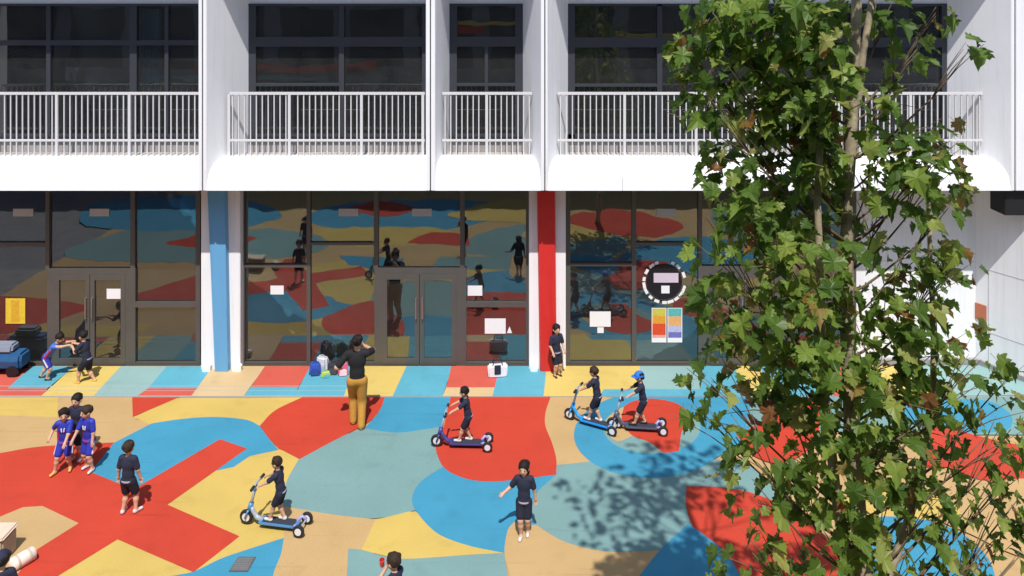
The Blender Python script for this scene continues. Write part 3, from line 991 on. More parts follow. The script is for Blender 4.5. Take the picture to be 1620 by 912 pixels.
MB().box(-w2 * 0.22, w2 * 0.2, -0.005, -0.0035, h2 * 0.08, h2 * 0.92).build('printed_panel', mat('ochre_print', (0.62, 0.36, 0.03), 0.6, var=0.2, scale=18), pz)
bs = sheet('blue_board', 'blue board standing inside the glass behind the adult', 'board', 540, 569, 505, 566, mat('blue_board', (0.06, 0.32, 0.66), 0.5), Y=16.75, th=0.02)

# coloured posters below the round decal
def strips(root, x0, x1, rows, z0, z1):
    n = len(rows)
    tot = sum(r[0] for r in rows)
    z = z1
    for i, (h, nm, c) in enumerate(rows):
        zz = z - (z1 - z0) * h / tot
        MB().box(x0, x1, -0.004, -0.001, zz, z).build('printed_band', mat(nm, c, 0.6, var=0.25, scale=30), root)
        z = zz


for a, b, rows, lab in (
        (1032, 1053, [(2, 'print_yellow', (0.55, 0.50, 0.08)), (2, 'print_orange', (0.70, 0.32, 0.03)), (3, 'print_scarlet', (0.66, 0.07, 0.02)), (0.7, 'print_coral', (0.75, 0.35, 0.28))], 'poster with yellow, orange and red bands below the round decal'),
        (1057, 1078, [(2, 'print_teal', (0.10, 0.42, 0.40)), (2.4, 'print_apricot', (0.72, 0.38, 0.14)), (1.6, 'print_lilac', (0.45, 0.45, 0.65)), (1.4, 'print_violet', (0.16, 0.15, 0.45))], 'poster with teal, apricot and violet bands below the round decal')):
    x0, x1, z0, z1 = X(a, YG), X(b, YG), Z(541, YG), Z(488, YG)
    p_ = thing('poster', lab, 'poster', ((x0 + x1) / 2, YG - 0.008, z0), group='coloured posters on the glass')
    ww = x1 - x0
    MB().box(-ww / 2 - 0.015, ww / 2 + 0.015, -0.001, 0.002, -0.01, z1 - z0 + 0.01).build('backing', PAPER, p_)
    strips(p_, -ww / 2, ww / 2, rows, 0.09, z1 - z0)

dc = thing('round_decal', 'round black decal ringed with white dashes on the glass', 'decal', (X(1051, YG), YG - 0.009, Z(446, YG)))
K = 1 / (FPX / YG)
BLK = mat('black_vinyl', (0.012, 0.01, 0.014), 0.45)
MB().lathe((0, 0, 0), (0, -1, 0), [(28 * K, 0), (28 * K, 0.003)], 36).build('disc', BLK, dc)
for a, b, t, u, nm in ((-17, 22, -14, 1, 'bar'), (-5, 8, 6, 18, 'square_mark')):
    MB().box(a * K, b * K, -0.006, -0.0035, -u * K, -t * K).build(nm, mat('pale_lilac_vinyl', (0.62, 0.52, 0.60), 0.5) if nm == 'bar' else PAPER, dc)
for deg, wd in ((20, 13), (48, 11), (66, 8), (112, 8), (128, 12), (150, 11), (172, 9), (190, 14), (207, 12), (228, 9), (248, 11), (270, 10), (287, 14), (306, 11), (324, 13), (341, 14)):
    t = R(deg)
    r_ = 32.5 * K
    c_ = Vector((math.cos(t) * r_, -0.004, math.sin(t) * r_))
    q = Vector((-math.sin(t), 0, math.cos(t)))
    e = Vector((math.cos(t), 0, math.sin(t)))
    hw, hh = wd * K * 0.36, 2.3 * K
    vs = [c_ + q * s1 * hw + e * s2 * hh + Vector((0, d, 0)) for d in (0, -0.003) for s1, s2 in ((-1, -1), (1, -1), (1, 1), (-1, 1))]
    MB().add(vs, [(0, 1, 2, 3), (7, 6, 5, 4), (0, 4, 5, 1), (1, 5, 6, 2), (2, 6, 7, 3), (3, 7, 4, 0)]).build('dash', PAPER, dc)

for nm, lab, cat, s0, s1, z0, z1, m in (('wall_sign', 'square terracotta sign on the white wall at right', 'sign', 0.0, 0.22, Z(509, 16.25), Z(484, 16.25), mat('terracotta_sign', (0.52, 0.17, 0.09), 0.5)),
                                      ('wall_plate', 'small dark green plate under the terracotta sign', 'plate', 0.01, 0.12, Z(530, 16.3), Z(517, 16.3), mat('green_plate', (0.03, 0.10, 0.06), 0.5))):
    q = [wp(s0, 0.002), wp(s1, 0.002), wp(s1, 0.02), wp(s0, 0.02)]
    o = MB().prism([(p.x, p.y) for p in q], z0, z1).build(nm, m)
    tag(o, lab, cat)

# indoor things behind the glass
for px, wd, rw in ((435, 90, 'left of the middle doors'), (840 - 160, 60, 'behind the middle doors'), (160, 50, 'behind the left doors'), (1050, 80, 'below the posters')):
    sh = thing('shoe_shelf', 'low white shelf on the floor indoors ' + rw, 'shelf', (X(px, 16.85), 16.85, 0.015))
    L = wd * 16.85 / FPX
    MB().box(-L / 2, L / 2, -0.12, 0.12, 0.14, 0.17).build('board', PAPER, sh)
    MB().box(-L / 2, L / 2, -0.118, 0.118, 0.0, 0.03).build('base', PAPER, sh)
    for s in (-1, 1):
        MB().box(s * L / 2 - 0.015, s * L / 2 + 0.015, -0.115, 0.115, 0.03, 0.14).build('end', PAPER, sh)
cb = thing('toy_car', 'blue ride on toy car against the glass at the left edge', 'toy car', (X(10, 16.02), 16.02, 0.02))
bl = mat('toy_blue', (0.02, 0.09, 0.22), 0.5, var=0.2)
cb.scale = (0.8, 0.8, 0.75)
MB().extrude_x([(-0.22, 0.18), (-0.26, 0.42), (-0.2, 0.6), (0.2, 0.6), (0.24, 0.42), (0.22, 0.18)], -0.5, 0.5).build('body', bl, cb, bevel=0.06)
MB().extrude_x([(-0.2, 0.605), (-0.15, 0.82), (0.15, 0.82), (0.2, 0.605)], -0.3, 0.25).build('cabin', mat('toy_grey', (0.22, 0.25, 0.32), 0.5), cb, bevel=0.05)
for sx in (-0.3, 0.3):
    for sy in (-0.24, 0.24):
        MB().lathe((sx, sy - 0.03, 0.15), (0, 1, 0), [(0.1, 0), (0.15, 0.005), (0.15, 0.055), (0.1, 0.06)], 16).build('wheel', BLK, cb)
cu = [(X(a, 16.62), X(b, 16.62), Z(t, 16.62), m, lab) for a, b, t, m, lab in (
    (224, 254, 14, mat('curtain_blue', (0.26, 0.60, 0.70), 0.8), 'pale blue curtain in the upper left window'),
    (790, 822, 150, mat('curtain_sky', (0.42, 0.60, 0.72), 0.8), 'pale blue curtain in the narrow upper window'),
    (1005, 1036, 150, mat('curtain_aqua', (0.10, 0.40, 0.48), 0.8), 'aqua curtain behind the balusters right of the red column'))]
for x0, x1, zt, m, lab in cu:
    n = 26
    pts = [(x0 + (x1 - x0) * i / n, 16.62 + 0.03 * math.sin(i * 1.5)) for i in range(n + 1)]
    mb = MB().add([(p[0], p[1], 4.5) for p in pts] + [(p[0], p[1], zt) for p in pts] + [(p[0], p[1] + 0.01, 4.5) for p in pts] + [(p[0], p[1] + 0.01, zt) for p in pts],
                  [(i, i + 1, n + 2 + i, n + 1 + i) for i in range(n)] + [(2 * n + 3 + i, 2 * n + 2 + i, 3 * n + 3 + i, 3 * n + 4 + i) for i in range(n)])
    o = mb.build('curtain', m, smooth=True)
    tag(o, lab, 'curtain', 'curtains in the upper windows')
for a, b in ((578, 622), (626, 664)):
    o = MB().box(X(a, 16.9), X(b, 16.9), 16.88, 17.25, 4.45, 5.35).box(X(a, 16.9) + 0.04, X(b, 16.9) - 0.04, 16.86, 16.879, 4.5, 5.3).build('cabinet', mat('pale_cabinet', (0.45, 0.45, 0.46), 0.6))
    tag(o, 'pale low cabinet in the upper room, ' + ('left' if a < 600 else 'right') + ' one of the pair', 'cabinet', 'cabinets in the upper room')

# drain cover in the floor
dcv = thing('drain_cover', 'grey square drain cover set in the blue floor', 'drain cover', gr(383, 893, 0.02), 0)
P = [gr(*p, 0.022) - gr(383, 893, 0.02) for p in ((362, 904), (392, 904), (405, 881), (377, 881))]
MB().add([tuple(p) for p in P] + [(p.x, p.y, p.z - 0.03) for p in P], [(0, 1, 2, 3), (7, 6, 5, 4), (0, 4, 5, 1), (1, 5, 6, 2), (2, 6, 7, 3), (3, 7, 4, 0)]).build('frame', mat('drain_metal', (0.13, 0.13, 0.13), 0.6, 0.3, var=0.2), dcv)
for i in range(7):
    t0, t1 = (i + 0.25) / 7, (i + 0.75) / 7
    q = [P[0].lerp(P[3], t0) * 0.86, P[1].lerp(P[2], t0) * 0.86, P[1].lerp(P[2], t1) * 0.86, P[0].lerp(P[3], t1) * 0.86]
    MB().add([(p.x, p.y, 0.006) for p in q] + [(p.x, p.y, 0.001) for p in q], [(0, 1, 2, 3), (7, 6, 5, 4), (0, 4, 5, 1), (1, 5, 6, 2), (2, 6, 7, 3), (3, 7, 4, 0)]).build('grate_bar', mat('drain_bar', (0.22, 0.22, 0.22), 0.6, 0.3), dcv)

# cream stool and a rolled mat at the lower left edge
CREAM = mat('cream_canvas', (0.62, 0.50, 0.38), 0.8, var=0.08, scale=12)
st = thing('cream_box_seat', 'cream box seat with pale top cut by the left edge', 'seat', gr(-12, 882))
MB().box(-0.26, 0.24, -0.16, 0.16, 0.0, 0.32).build('body', mat('beige_box', (0.42, 0.32, 0.24), 0.8, var=0.12), st, bevel=0.02)
MB().box(-0.28, 0.26, -0.18, 0.18, 0.322, 0.37).build('top', CREAM, st, bevel=0.02)
mt = thing('rolled_mat', 'cream rolled mat lying on the red floor at lower left', 'mat', (0, 0, 0))
a_, b_ = gr(17, 896, 0.09), gr(54, 874, 0.09)
axis = b_ - a_
MB().lathe(a_, axis, [(0.07, 0), (0.088, 0.012), (0.09, axis.length / 2), (0.088, axis.length - 0.012), (0.07, axis.length)], 18).build('roll', mat('cream_mat', (0.74, 0.66, 0.56), 0.8, var=0.08), mt, smooth=True)
for s in (0.25, 0.75):
    MB().lathe(a_.lerp(b_, s), axis, [(0.0915, -0.015), (0.093, 0), (0.0915, 0.015)], 18).build('strap', mat('mat_strap', (0.5, 0.42, 0.34), 0.8), mt)

# ------------------------------------------------------------------ people: skin, clothes and hair grown from distance fields
def seg_d(Pn, a, b, ra, rb):
    a, b = np.array(a), np.array(b)
    ab = b - a
    t = np.clip(((Pn - a) @ ab) / max(ab @ ab, 1e-9), 0, 1)
    return np.linalg.norm(Pn - a - t[..., None] * ab, axis=-1) - (ra + (rb - ra) * t)


def ell_d(Pn, c, r, M):
    q = (Pn - np.array(c)) @ M
    r = np.array(r)
    k0 = np.linalg.norm(q / r, axis=-1)
    k1 = np.linalg.norm(q / (r * r), axis=-1)
    return k0 * (k0 - 1) / np.maximum(k1, 1e-6)


def surf(prims, vox, k=0.02, cuts=(), subs=()):
    lo, hi = np.full(3, 1e9), np.full(3, -1e9)
    for p in prims:
        if p[0] == 'c':
            q = np.array([p[1], p[2]]); r = max(p[3], p[4])
        else:
            q = np.array([p[1]]); r = max(p[2])
        lo, hi = np.minimum(lo, q.min(0) - r), np.maximum(hi, q.max(0) + r)
    lo -= 3 * vox
    hi += 3 * vox
    n = np.ceil((hi - lo) / vox).astype(int) + 1
    ax = [lo[i] + vox * np.arange(n[i]) for i in range(3)]
    V = np.full(n, 0.2)
    for p in prims:
        if p[0] == 'c':
            q = np.array([p[1], p[2]]); r = max(p[3], p[4])
        else:
            q = np.array([p[1]]); r = max(p[2])
        mg = k + 3 * vox
        i0 = np.maximum(np.floor((q.min(0) - r - mg - lo) / vox).astype(int), 0)
        i1 = np.minimum(np.ceil((q.max(0) + r + mg - lo) / vox).astype(int) + 1, n)
        G = np.stack(np.meshgrid(*[ax[i][i0[i]:i1[i]] for i in range(3)], indexing='ij'), -1)
        d = seg_d(G, *p[1:]) if p[0] == 'c' else ell_d(G, *p[1:])
        sl = tuple(slice(i0[i], i1[i]) for i in range(3))
        o = V[sl]
        h = np.maximum(k - np.abs(o - d), 0) / k
        V[sl] = np.minimum(o, d) - h * h * k * 0.25
    if cuts or subs:
        G = np.stack(np.meshgrid(*ax, indexing='ij'), -1)
        for pt, nn in cuts:
            V = np.maximum(V, (G - np.array(pt)) @ np.array(nn))
        for p in subs:
            V = np.maximum(V, -(seg_d(G, *p[1:]) if p[0] == 'c' else ell_d(G, *p[1:])))
    ins = V < 0
    # surface nets
    m = n - 1
    cs = np.zeros(m, int)
    acc = np.zeros((*m, 3))
    cnt = np.zeros(m)
    off = [(i, j, l_) for i in (0, 1) for j in (0, 1) for l_ in (0, 1)]
    sub = lambda A, o: A[o[0]:o[0] + m[0], o[1]:o[1] + m[1], o[2]:o[2] + m[2]]
    for a in off:
        for d in range(3):
            if a[d] == 0:
                b = list(a); b[d] = 1
                va, vb = sub(V, a), sub(V, tuple(b))
                cr = (va < 0) != (vb < 0)
                t = np.where(cr, va / np.where(np.abs(va - vb) < 1e-9, 1, va - vb), 0)
                for e in range(3):
                    acc[..., e] += np.where(cr, a[e] + (t if e == d else 0), 0)
                cnt += cr
    act = cnt > 0
    idx = np.full(m, -1)
    idx[act] = np.arange(act.sum())
    base = np.argwhere(act)
    verts = lo + (base + acc[act] / cnt[act][:, None]) * vox
    faces = []
    for d in range(3):
        a_1, a_2 = (d + 1) % 3, (d + 2) % 3
        A = ins[tuple(slice(0, -1) if e == d else slice(None) for e in range(3))]
        B = ins[tuple(slice(1, None) if e == d else slice(None) for e in range(3))]
        E = np.argwhere(A != B)
        E = E[(E[:, a_1] > 0) & (E[:, a_2] > 0) & (E[:, a_1] < n[a_1] - 1) & (E[:, a_2] < n[a_2] - 1)]
        flip = ~A[E[:, 0], E[:, 1], E[:, 2]]
        q = []
        for s1, s2 in ((1, 1), (0, 1), (0, 0), (1, 0)):
            c = E.copy()
            c[:, a_1] -= s1
            c[:, a_2] -= s2
            q.append(idx[c[:, 0], c[:, 1], c[:, 2]])
        q = np.stack(q, 1)
        q[flip] = q[flip][:, ::-1]
        faces.append(q)
    return verts, np.concatenate(faces)


def surf_obj(name, m, parent, prims, vox, extra=None, **k):
    v, f = surf(prims, vox, **k)
    v, f = v.tolist(), f.tolist()
    if extra:
        o = len(v)
        v += [tuple(q) for q in extra.v]
        f += [[i + o for i in q] for q in extra.f]
    me = bpy.data.meshes.new(name)
    me.from_pydata(v, [], f)
    me.polygons.foreach_set('use_smooth', [True] * len(me.polygons))
    me.materials.append(m)
    return obj(name, me, parent)


SKIN = mat('skin', (0.56, 0.33, 0.22), 0.55, var=0.04)
HAIR = mat('black_hair', (0.014, 0.011, 0.010), 0.6, var=0.3, scale=40, bump=0.9, bscale=70, spec=0.2)
HAIRB = mat('dark_brown_hair', (0.035, 0.022, 0.014), 0.6, var=0.3, scale=40, bump=0.9, bscale=70, spec=0.2)
NAVY = mat('navy_cotton', (0.018, 0.021, 0.045), 0.85, var=0.2, scale=14, bump=0.3, bscale=25)
NAVY2 = mat('dark_navy_twill', (0.011, 0.013, 0.028), 0.85, var=0.2, scale=14, bump=0.3, bscale=25)
BLACK = mat('black_knit', (0.012, 0.012, 0.014), 0.85, var=0.2, scale=14, bump=0.3, bscale=25)
MUST = mat('mustard_cotton', (0.43, 0.215, 0.035), 0.85, var=0.12, scale=9, bump=0.4, bscale=18)
ROYAL = mat('royal_blue_polyester', (0.022, 0.035, 0.36), 0.6, var=0.1, scale=12, bump=0.3, bscale=22)
CRIM = mat('crimson_polyester', (0.42, 0.025, 0.06), 0.6, var=0.1, scale=12)
LILAC = mat('pale_lilac_trim', (0.36, 0.33, 0.42), 0.7)
SHOEW = mat('white_shoe', (0.62, 0.60, 0.60), 0.6)
SHOEB = mat('black_shoe', (0.02, 0.02, 0.022), 0.6)
SHOEY = mat('yellow_shoe', (0.62, 0.40, 0.10), 0.6)
EYE = mat('dark_eye', (0.02, 0.015, 0.012), 0.2)
LIP = mat('lip', (0.42, 0.16, 0.13), 0.5)
I3 = np.eye(3)


def ik(a, b, l1, l2, pole):
    a, b, pole = Vector(a), Vector(b), Vector(pole)
    d = b - a
    L = min(d.length, (l1 + l2) * 0.995)
    u = d.normalized()
    b = a + u * L
    x = (l1 * l1 - l2 * l2 + L * L) / (2 * L)
    h = math.sqrt(max(l1 * l1 - x * x, 0))
    p = pole - u * pole.dot(u)
    p = p.normalized() if p.length > 1e-5 else Vector((0, 0, 1))
    return a + u * x + p * h, b


def person(label, loc, heading, H, feet, hands, lean=(0, 0), pelvis=(0, 0), top=NAVY, bottom=NAVY2, shoe=SHOEW, hair='short', hairm=HAIR,
           adult=False, look=(0, 1, -0.15), trousers=False, belt=LILAC, elbow=None, curl=0.5, hat=None, sleeve=0.75, skirt=False, side=None, number=False, group='children in the playground', knee=(0, 1, 0), rise=0.0):
    """local frame: +y forward, +x to the person's right; positions in units of body height"""
    t = thing('person', label, 'person', loc, heading, group)
    vox = 0.0085 if adult else 0.0072
    V_ = lambda *p: Vector(p) * H
    hipz = 0.50 if adult else 0.455
    hs, ss = (0.052, 0.108) if adult else (0.05, 0.098)
    tl = 0.31 if adult else 0.315            # pelvis to shoulder line
    hh = 0.066 if adult else 0.083           # head half height
    ua, fa, th, sh = (0.17, 0.145, 0.245, 0.235) if adult else (0.155, 0.13, 0.215, 0.205)
    pel = V_(pelvis[0], pelvis[1], hipz + rise)
    up = Vector((lean[0], lean[1], 1)).normalized()
    rt = Vector((1, 0, 0)) - up * up.x
    rt.normalize()
    fw = up.cross(rt)                        # forward of the torso
    fw = -fw if fw.y < 0 else fw
    chest = pel + up * tl * 0.72 * H
    shl = pel + up * tl * H
    neck = shl + up * 0.035 * H
    lk = Vector(look).normalized()
    hup = (up * 0.75 + Vector((0, 0, 0.6))).normalized()
    head = neck + hup * (hh * 1.12 + 0.004) * H + lk * 0.012 * H
    # head axes
    hy = (lk - hup * lk.dot(hup)).normalized()
    hx = hy.cross(hup)
    HM = np.array([list(hx), list(hy), list(hup)]).T
    hp = lambda x, y, z: head + (hx * x + hy * y + hup * z) * H
    g_ = lambda v: tuple(v)
    k_ = 1.0 if adult else 1.02
    body, shirt, pants = [], [], []
    cap = lambda a, b, ra, rb: ('c', g_(a), g_(b), ra * H, rb * H)
    TM = np.array([list(rt), list(fw), list(up)]).T
    # head: skull, jaw, cheeks, nose, ears
    body += [('e', g_(hp(0, -0.006, 0.012)), (0.066 * H * hh / 0.083, 0.078 * H * hh / 0.083, 0.078 * H * hh / 0.083), HM),
             ('e', g_(hp(0, 0.014 * hh / .083, -0.034 * hh / .083)), (0.052 * H * hh / .083, 0.055 * H * hh / .083, 0.05 * H * hh / .083), HM),
             cap(hp(0, 0.070 * hh / .083, 0.0), hp(0, 0.080 * hh / .083, -0.018 * hh / .083), 0.006, 0.010)]
    for s in (-1, 1):
        body.append(('e', g_(hp(s * 0.068 * hh / .083, -0.004, -0.008)), (0.008 * H, 0.015 * H, 0.02 * H), HM))
    body += [cap(neck - up * 0.03 * H, head - hup * 0.03 * H, 0.033, 0.031)]
    tr = 0.062 if adult else 0.066
    torso = lambda g: [('e', g_(chest), ((0.094 + g) * H, (0.062 + g) * H, 0.115 * H), TM),
                       ('e', g_(pel + up * 0.09 * H), ((0.078 + g) * H, (0.06 + g) * H, 0.12 * H), TM),
                       ('e', g_(pel), ((0.086 + g) * H, (0.067 + g) * H, 0.075 * H), TM),
                       cap(shl - rt * ss * 0.75 * H - up * 0.012 * H, shl + rt * ss * 0.75 * H - up * 0.012 * H, 0.036 + g, 0.036 + g)]
    body += torso(-0.006)
    shirt += torso(0.007)
    extra = MB()
    palms = []
    for i, s in enumerate((-1, 1)):
        sp = shl + rt * s * ss * H - up * 0.02 * H
        hd = Vector(hands[i]) * H
        pole = Vector(elbow[i]) if elbow else Vector((s * 0.6, -0.6, -0.8))
        el, wr = ik(sp, hd, ua * H, fa * H, pole)
        body += [cap(sp, el, 0.033, 0.025), cap(el, wr, 0.025, 0.0185)]
        se = sp.lerp(el, sleeve)
        shirt += [cap(sp, se, 0.041, 0.040)]
        fd = (wr - el).normalized()
        nr = fd.cross(Vector((1, 0, 0)))
        nr = nr.normalized() if nr.length > 0.2 else fd.cross(Vector((0, 0, 1))).normalized()
        if nr.z > 0:
            nr = -nr                      # the palm looks down
        sd = fd.cross(nr).normalized() * (-s)
        pc = wr + fd * 0.026 * H
        PM = np.array([list(sd), list(fd), list(nr)]).T
        body.append(('e', g_(pc), (0.023 * H, 0.031 * H, 0.012 * H), PM))
        fr_ = 0.0058 * H
        for q, (o_, ln) in enumerate(((-0.0165, 0.03), (-0.0055, 0.038), (0.0055, 0.041), (0.0165, 0.037))):
            p = wr + fd * 0.046 * H + sd * o_ * H
            d1 = (fd + nr * curl * 0.5).normalized()
            d2 = (fd * (1 - curl) + nr * (0.2 + curl)).normalized()
            d3 = (fd * (1 - 1.9 * curl) + nr * (0.2 + curl)).normalized()
            p1 = p + d1 * ln * 0.45 * H
            p2 = p1 + d2 * ln * 0.33 * H
            p3 = p2 + d3 * ln * 0.25 * H
            extra.tube([p - fd * 0.012 * H, p1, p2, p3], [fr_, fr_, fr_ * 0.92, fr_ * 0.7], 6)
        p = wr + fd * 0.012 * H + sd * 0.019 * H
        d1 = (fd * 0.7 + sd * 0.75 + nr * 0.2).normalized()
        d2 = (fd + sd * 0.15 + nr * 0.3).normalized()
        extra.tube([p - sd * 0.006 * H, p + d1 * 0.02 * H, p + d1 * 0.02 * H + d2 * 0.018 * H], [fr_ * 1.25, fr_ * 1.15, fr_ * 0.8], 6)
        palms.append(pc)
    shoes = []
    legs = []
    for i, s in enumerate((-1, 1)):
        hpj = pel + Vector((s * hs * H, 0, -0.015 * H))
        an = Vector(feet[i][:3]) * H + Vector((0, 0, 0.038 * H))
        kn, an = ik(hpj, an, th * H, sh * H, knee)
        body += [cap(hpj, kn, 0.054, 0.036), cap(kn, kn.lerp(an, 0.35), 0.035, 0.034), cap(kn.lerp(an, 0.35), an, 0.034, 0.021)]
        ta = feet[i][3] if len(feet[i]) > 3 else 0.0
        fdir = Vector((math.sin(ta), math.cos(ta), 0))
        pitch = feet[i][4] if len(feet[i]) > 4 else 0.0
        toe = an + fdir * 0.085 * H + Vector((0, 0, -0.020 * H - pitch * H))
        body.append(cap(an, an + fdir * 0.06 * H - Vector((0, 0, 0.014 * H)), 0.02, 0.016))
        shoes.append((an, toe, fdir))
        if trousers:
            pants += [cap(hpj, kn, 0.066, 0.050), cap(kn, an - Vector((0, 0, 0.005 * H)), 0.050, 0.040)]
        elif skirt:
            pants += [cap(hpj, hpj.lerp(kn, 0.95), 0.070, 0.084)]
        else:
            pants += [cap(hpj, hpj.lerp(kn, 0.74), 0.063, 0.059)]
        legs.append((hpj, kn, an))
    pants += [('e', g_(pel + Vector((0, 0, 0.005 * H))), (0.098 * H, 0.080 * H, 0.072 * H), TM)]
    surf_obj('body', SKIN, t, body, vox, extra=extra, k=0.022 * H)
    surf_obj('shirt', top, t, shirt, vox, k=0.02 * H, cuts=[(g_(pel - up * 0.012 * H), g_(-up)), (g_(shl + up * 0.030 * H), g_(up))])
    pcuts = [(g_(pel + up * 0.035 * H), g_(up))]
    surf_obj('trousers' if trousers else 'skirt' if skirt else 'shorts', bottom, t, pants, vox, k=0.02 * H, cuts=pcuts)
    if belt is not None:
        surf_obj('waistband', belt, t, [('e', g_(pel + up * 0.012 * H), (0.100 * H, 0.083 * H, 0.06 * H), TM)], vox, k=0.01,
                 cuts=[(g_(pel + up * 0.024 * H), g_(up)), (g_(pel - up * 0.004 * H), g_(-up))])
    for an, toe, fdir in shoes:
        s_ = surf_obj('shoe', shoe, t, [('c', g_(an - Vector((0, 0, 0.016 * H)) - fdir * 0.014 * H), g_(toe), 0.026 * H, 0.021 * H), ('c', g_(an), g_(an - Vector((0, 0, 0.02 * H))), 0.026 * H, 0.026 * H)], vox, k=0.015 * H,
                      cuts=[(g_(Vector((0, 0, min(an.z, toe.z + 0.02 * H) - 0.038 * H))), (0, 0, -1))])
    # hair
    e = hh / 0.083
    hr = [('e', g_(hp(0, -0.012 * e, 0.022 * e)), (0.075 * H * e, 0.084 * H * e, 0.079 * H * e), HM)]
    rh = random.Random(int(H * 1000) + int(heading * 100))
    for q in range(9):
        aa = rh.uniform(0, 2 * math.pi)
        hr.append(('e', g_(hp(0.056 * e * math.cos(aa), -0.02 * e + 0.056 * e * math.sin(aa), rh.uniform(-0.01, 0.07) * e)), (0.026 * H * e, 0.026 * H * e, 0.03 * H * e), HM))
    if hair == 'bob':
        hr += [cap(hp(s * 0.05, -0.03, -0.02), hp(s * 0.05, -0.035, -0.075), 0.028, 0.022) for s in (-1, 1)] + [cap(hp(0, -0.05, -0.01), hp(0, -0.055, -0.075), 0.045, 0.035)]
    elif hair == 'long':
        hr += [cap(hp(0, -0.05, 0.0), hp(0, -0.085, -0.19), 0.05, 0.035)]
    elif hair == 'bun':
        hr += [('e', g_(hp(0, -0.10, 0.05)), (0.034 * H, 0.034 * H, 0.034 * H), HM)]
    sb = [('e', g_(hp(0, 0.085 * e, -0.035 * e)), (0.062 * H * e, 0.066 * H * e, 0.072 * H * e), HM)]
    if hair == 'short':
        ct = [(g_(hp(0, -0.02, -0.052 * e)), g_((-hup * 0.8 + hy * 0.6)))]
    else:
        ct = []
    surf_obj('hair', hairm, t, hr, vox, k=0.012 * H, subs=sb, cuts=ct)
    if hat is not None:
        hb = surf_obj('hat', hat, t, [('e', g_(hp(0, -0.004, 0.026 * e)), (0.083 * H * e, 0.094 * H * e, 0.086 * H * e), HM)], vox, k=0.01, cuts=[(g_(hp(0, 0, 0.014 * e)), g_(-hup))])
        surf_obj('hat_brim', hat, t, [('e', g_(hp(0, 0.035, 0.016 * e)), (0.088 * H * e, 0.115 * H * e, 0.010 * H), HM)], vox, k=0.01)
    for s in (-1, 1):
        c = hp(s * 0.026 * e, 0.066 * e, 0.004 * e)
        MB().ball(c, 0.0085 * H * e, 8, 6).build('eye', EYE, t, smooth=True)
    c = hp(0, 0.068 * e, -0.045 * e)
    MB().tube([hp(-0.016 * e, 0.062 * e, -0.044 * e), c, hp(0.016 * e, 0.062 * e, -0.044 * e)], 0.0045 * H, 6).build('mouth', LIP, t, smooth=True)
    if side is not None:      # coloured side panels of a sports kit
        for s in (-1, 1):
            surf_obj('side_panel', side, t, [cap(chest + rt * s * 0.088 * H - up * 0.03 * H, pel + rt * s * 0.088 * H + up * 0.01 * H, 0.022, 0.024)], vox, k=0.01)
            hpj, kn, an = legs[0 if s < 0 else 1]
            surf_obj('side_panel', SHOEW, t, [cap(hpj + rt * s * 0.055 * H, hpj.lerp(kn, 0.74) + rt * s * 0.054 * H, 0.016, 0.019)], vox, k=0.01)
    if number:
        for u in (-0.022, 0.022):
            surf_obj('shirt_print', PAPER, t, [cap(chest + fw * 0.066 * H + rt * u * H + up * 0.02 * H, chest + fw * 0.070 * H + rt * u * 0.7 * H - up * 0.03 * H, 0.010, 0.010)], vox, k=0.01)
    return t


# standing children ---------------------------------------------------------
FL = 0.021
STAND = [(-0.06, -0.01, 0, -0.15), (0.06, 0.02, 0, 0.2)]
DOWN = [(-0.17, 0.03, 0.42), (0.17, 0.03, 0.42)]
# boy seen from behind on the red cross
person('child in navy shirt and dark shorts, back turned, standing on the red cross', gr(203, 812, FL), R(-8), 1.08, [(-0.075, -0.01, 0, -0.1), (0.09, 0.03, 0, 0.5)],
       [(-0.165, 0.02, 0.44), (0.15, 0.05, 0.46)], shoe=SHOEW, hairm=HAIRB, look=(-0.1, 1, -0.15))
# girl with one arm held out
person('child in navy with one arm stretched out, on the blue patch', gr(829, 846, FL), R(175), 1.06, [(-0.05, -0.03, 0, 0.0), (0.035, 0.06, 0, 0.15)],
       [(-0.16, -0.03, 0.44), (0.27, 0.06, 0.58)], hair='bob', look=(0.15, 1, -0.3), elbow=[(-0.5, -0.6, -0.5), (0.3, -0.4, -0.8)])
# girl by the red column
person('child in navy standing against the red column', gr(880, 595, FL), R(-150), 1.05, [(-0.05, 0, 0, -0.1), (0.05, 0.02, 0, 0.15)],
       [(-0.11, 0.11, 0.52), (0.13, 0.09, 0.50)], skirt=False, hair='bob', shoe=SHOEB, look=(0.1, 1, -0.2))
# the adult
person('adult in black top and mustard trousers with one hand raised to the face, back turned', gr(565, 672, FL), R(8), 1.60, [(-0.045, 0.03, 0, -0.1), (0.05, -0.09, 0.0, 0.15)],
       [(-0.20, 0.10, 0.60), (0.05, 0.13, 0.83)], top=BLACK, bottom=MUST, shoe=mat('tan_shoe', (0.45, 0.25, 0.10), 0.6), hair='bun', adult=True, trousers=True, belt=None, look=(0.25, 1, -0.25),
       elbow=[(-0.7, -0.3, -0.7), (1, -0.2, -0.7)], sleeve=0.8, group='adults in the playground')
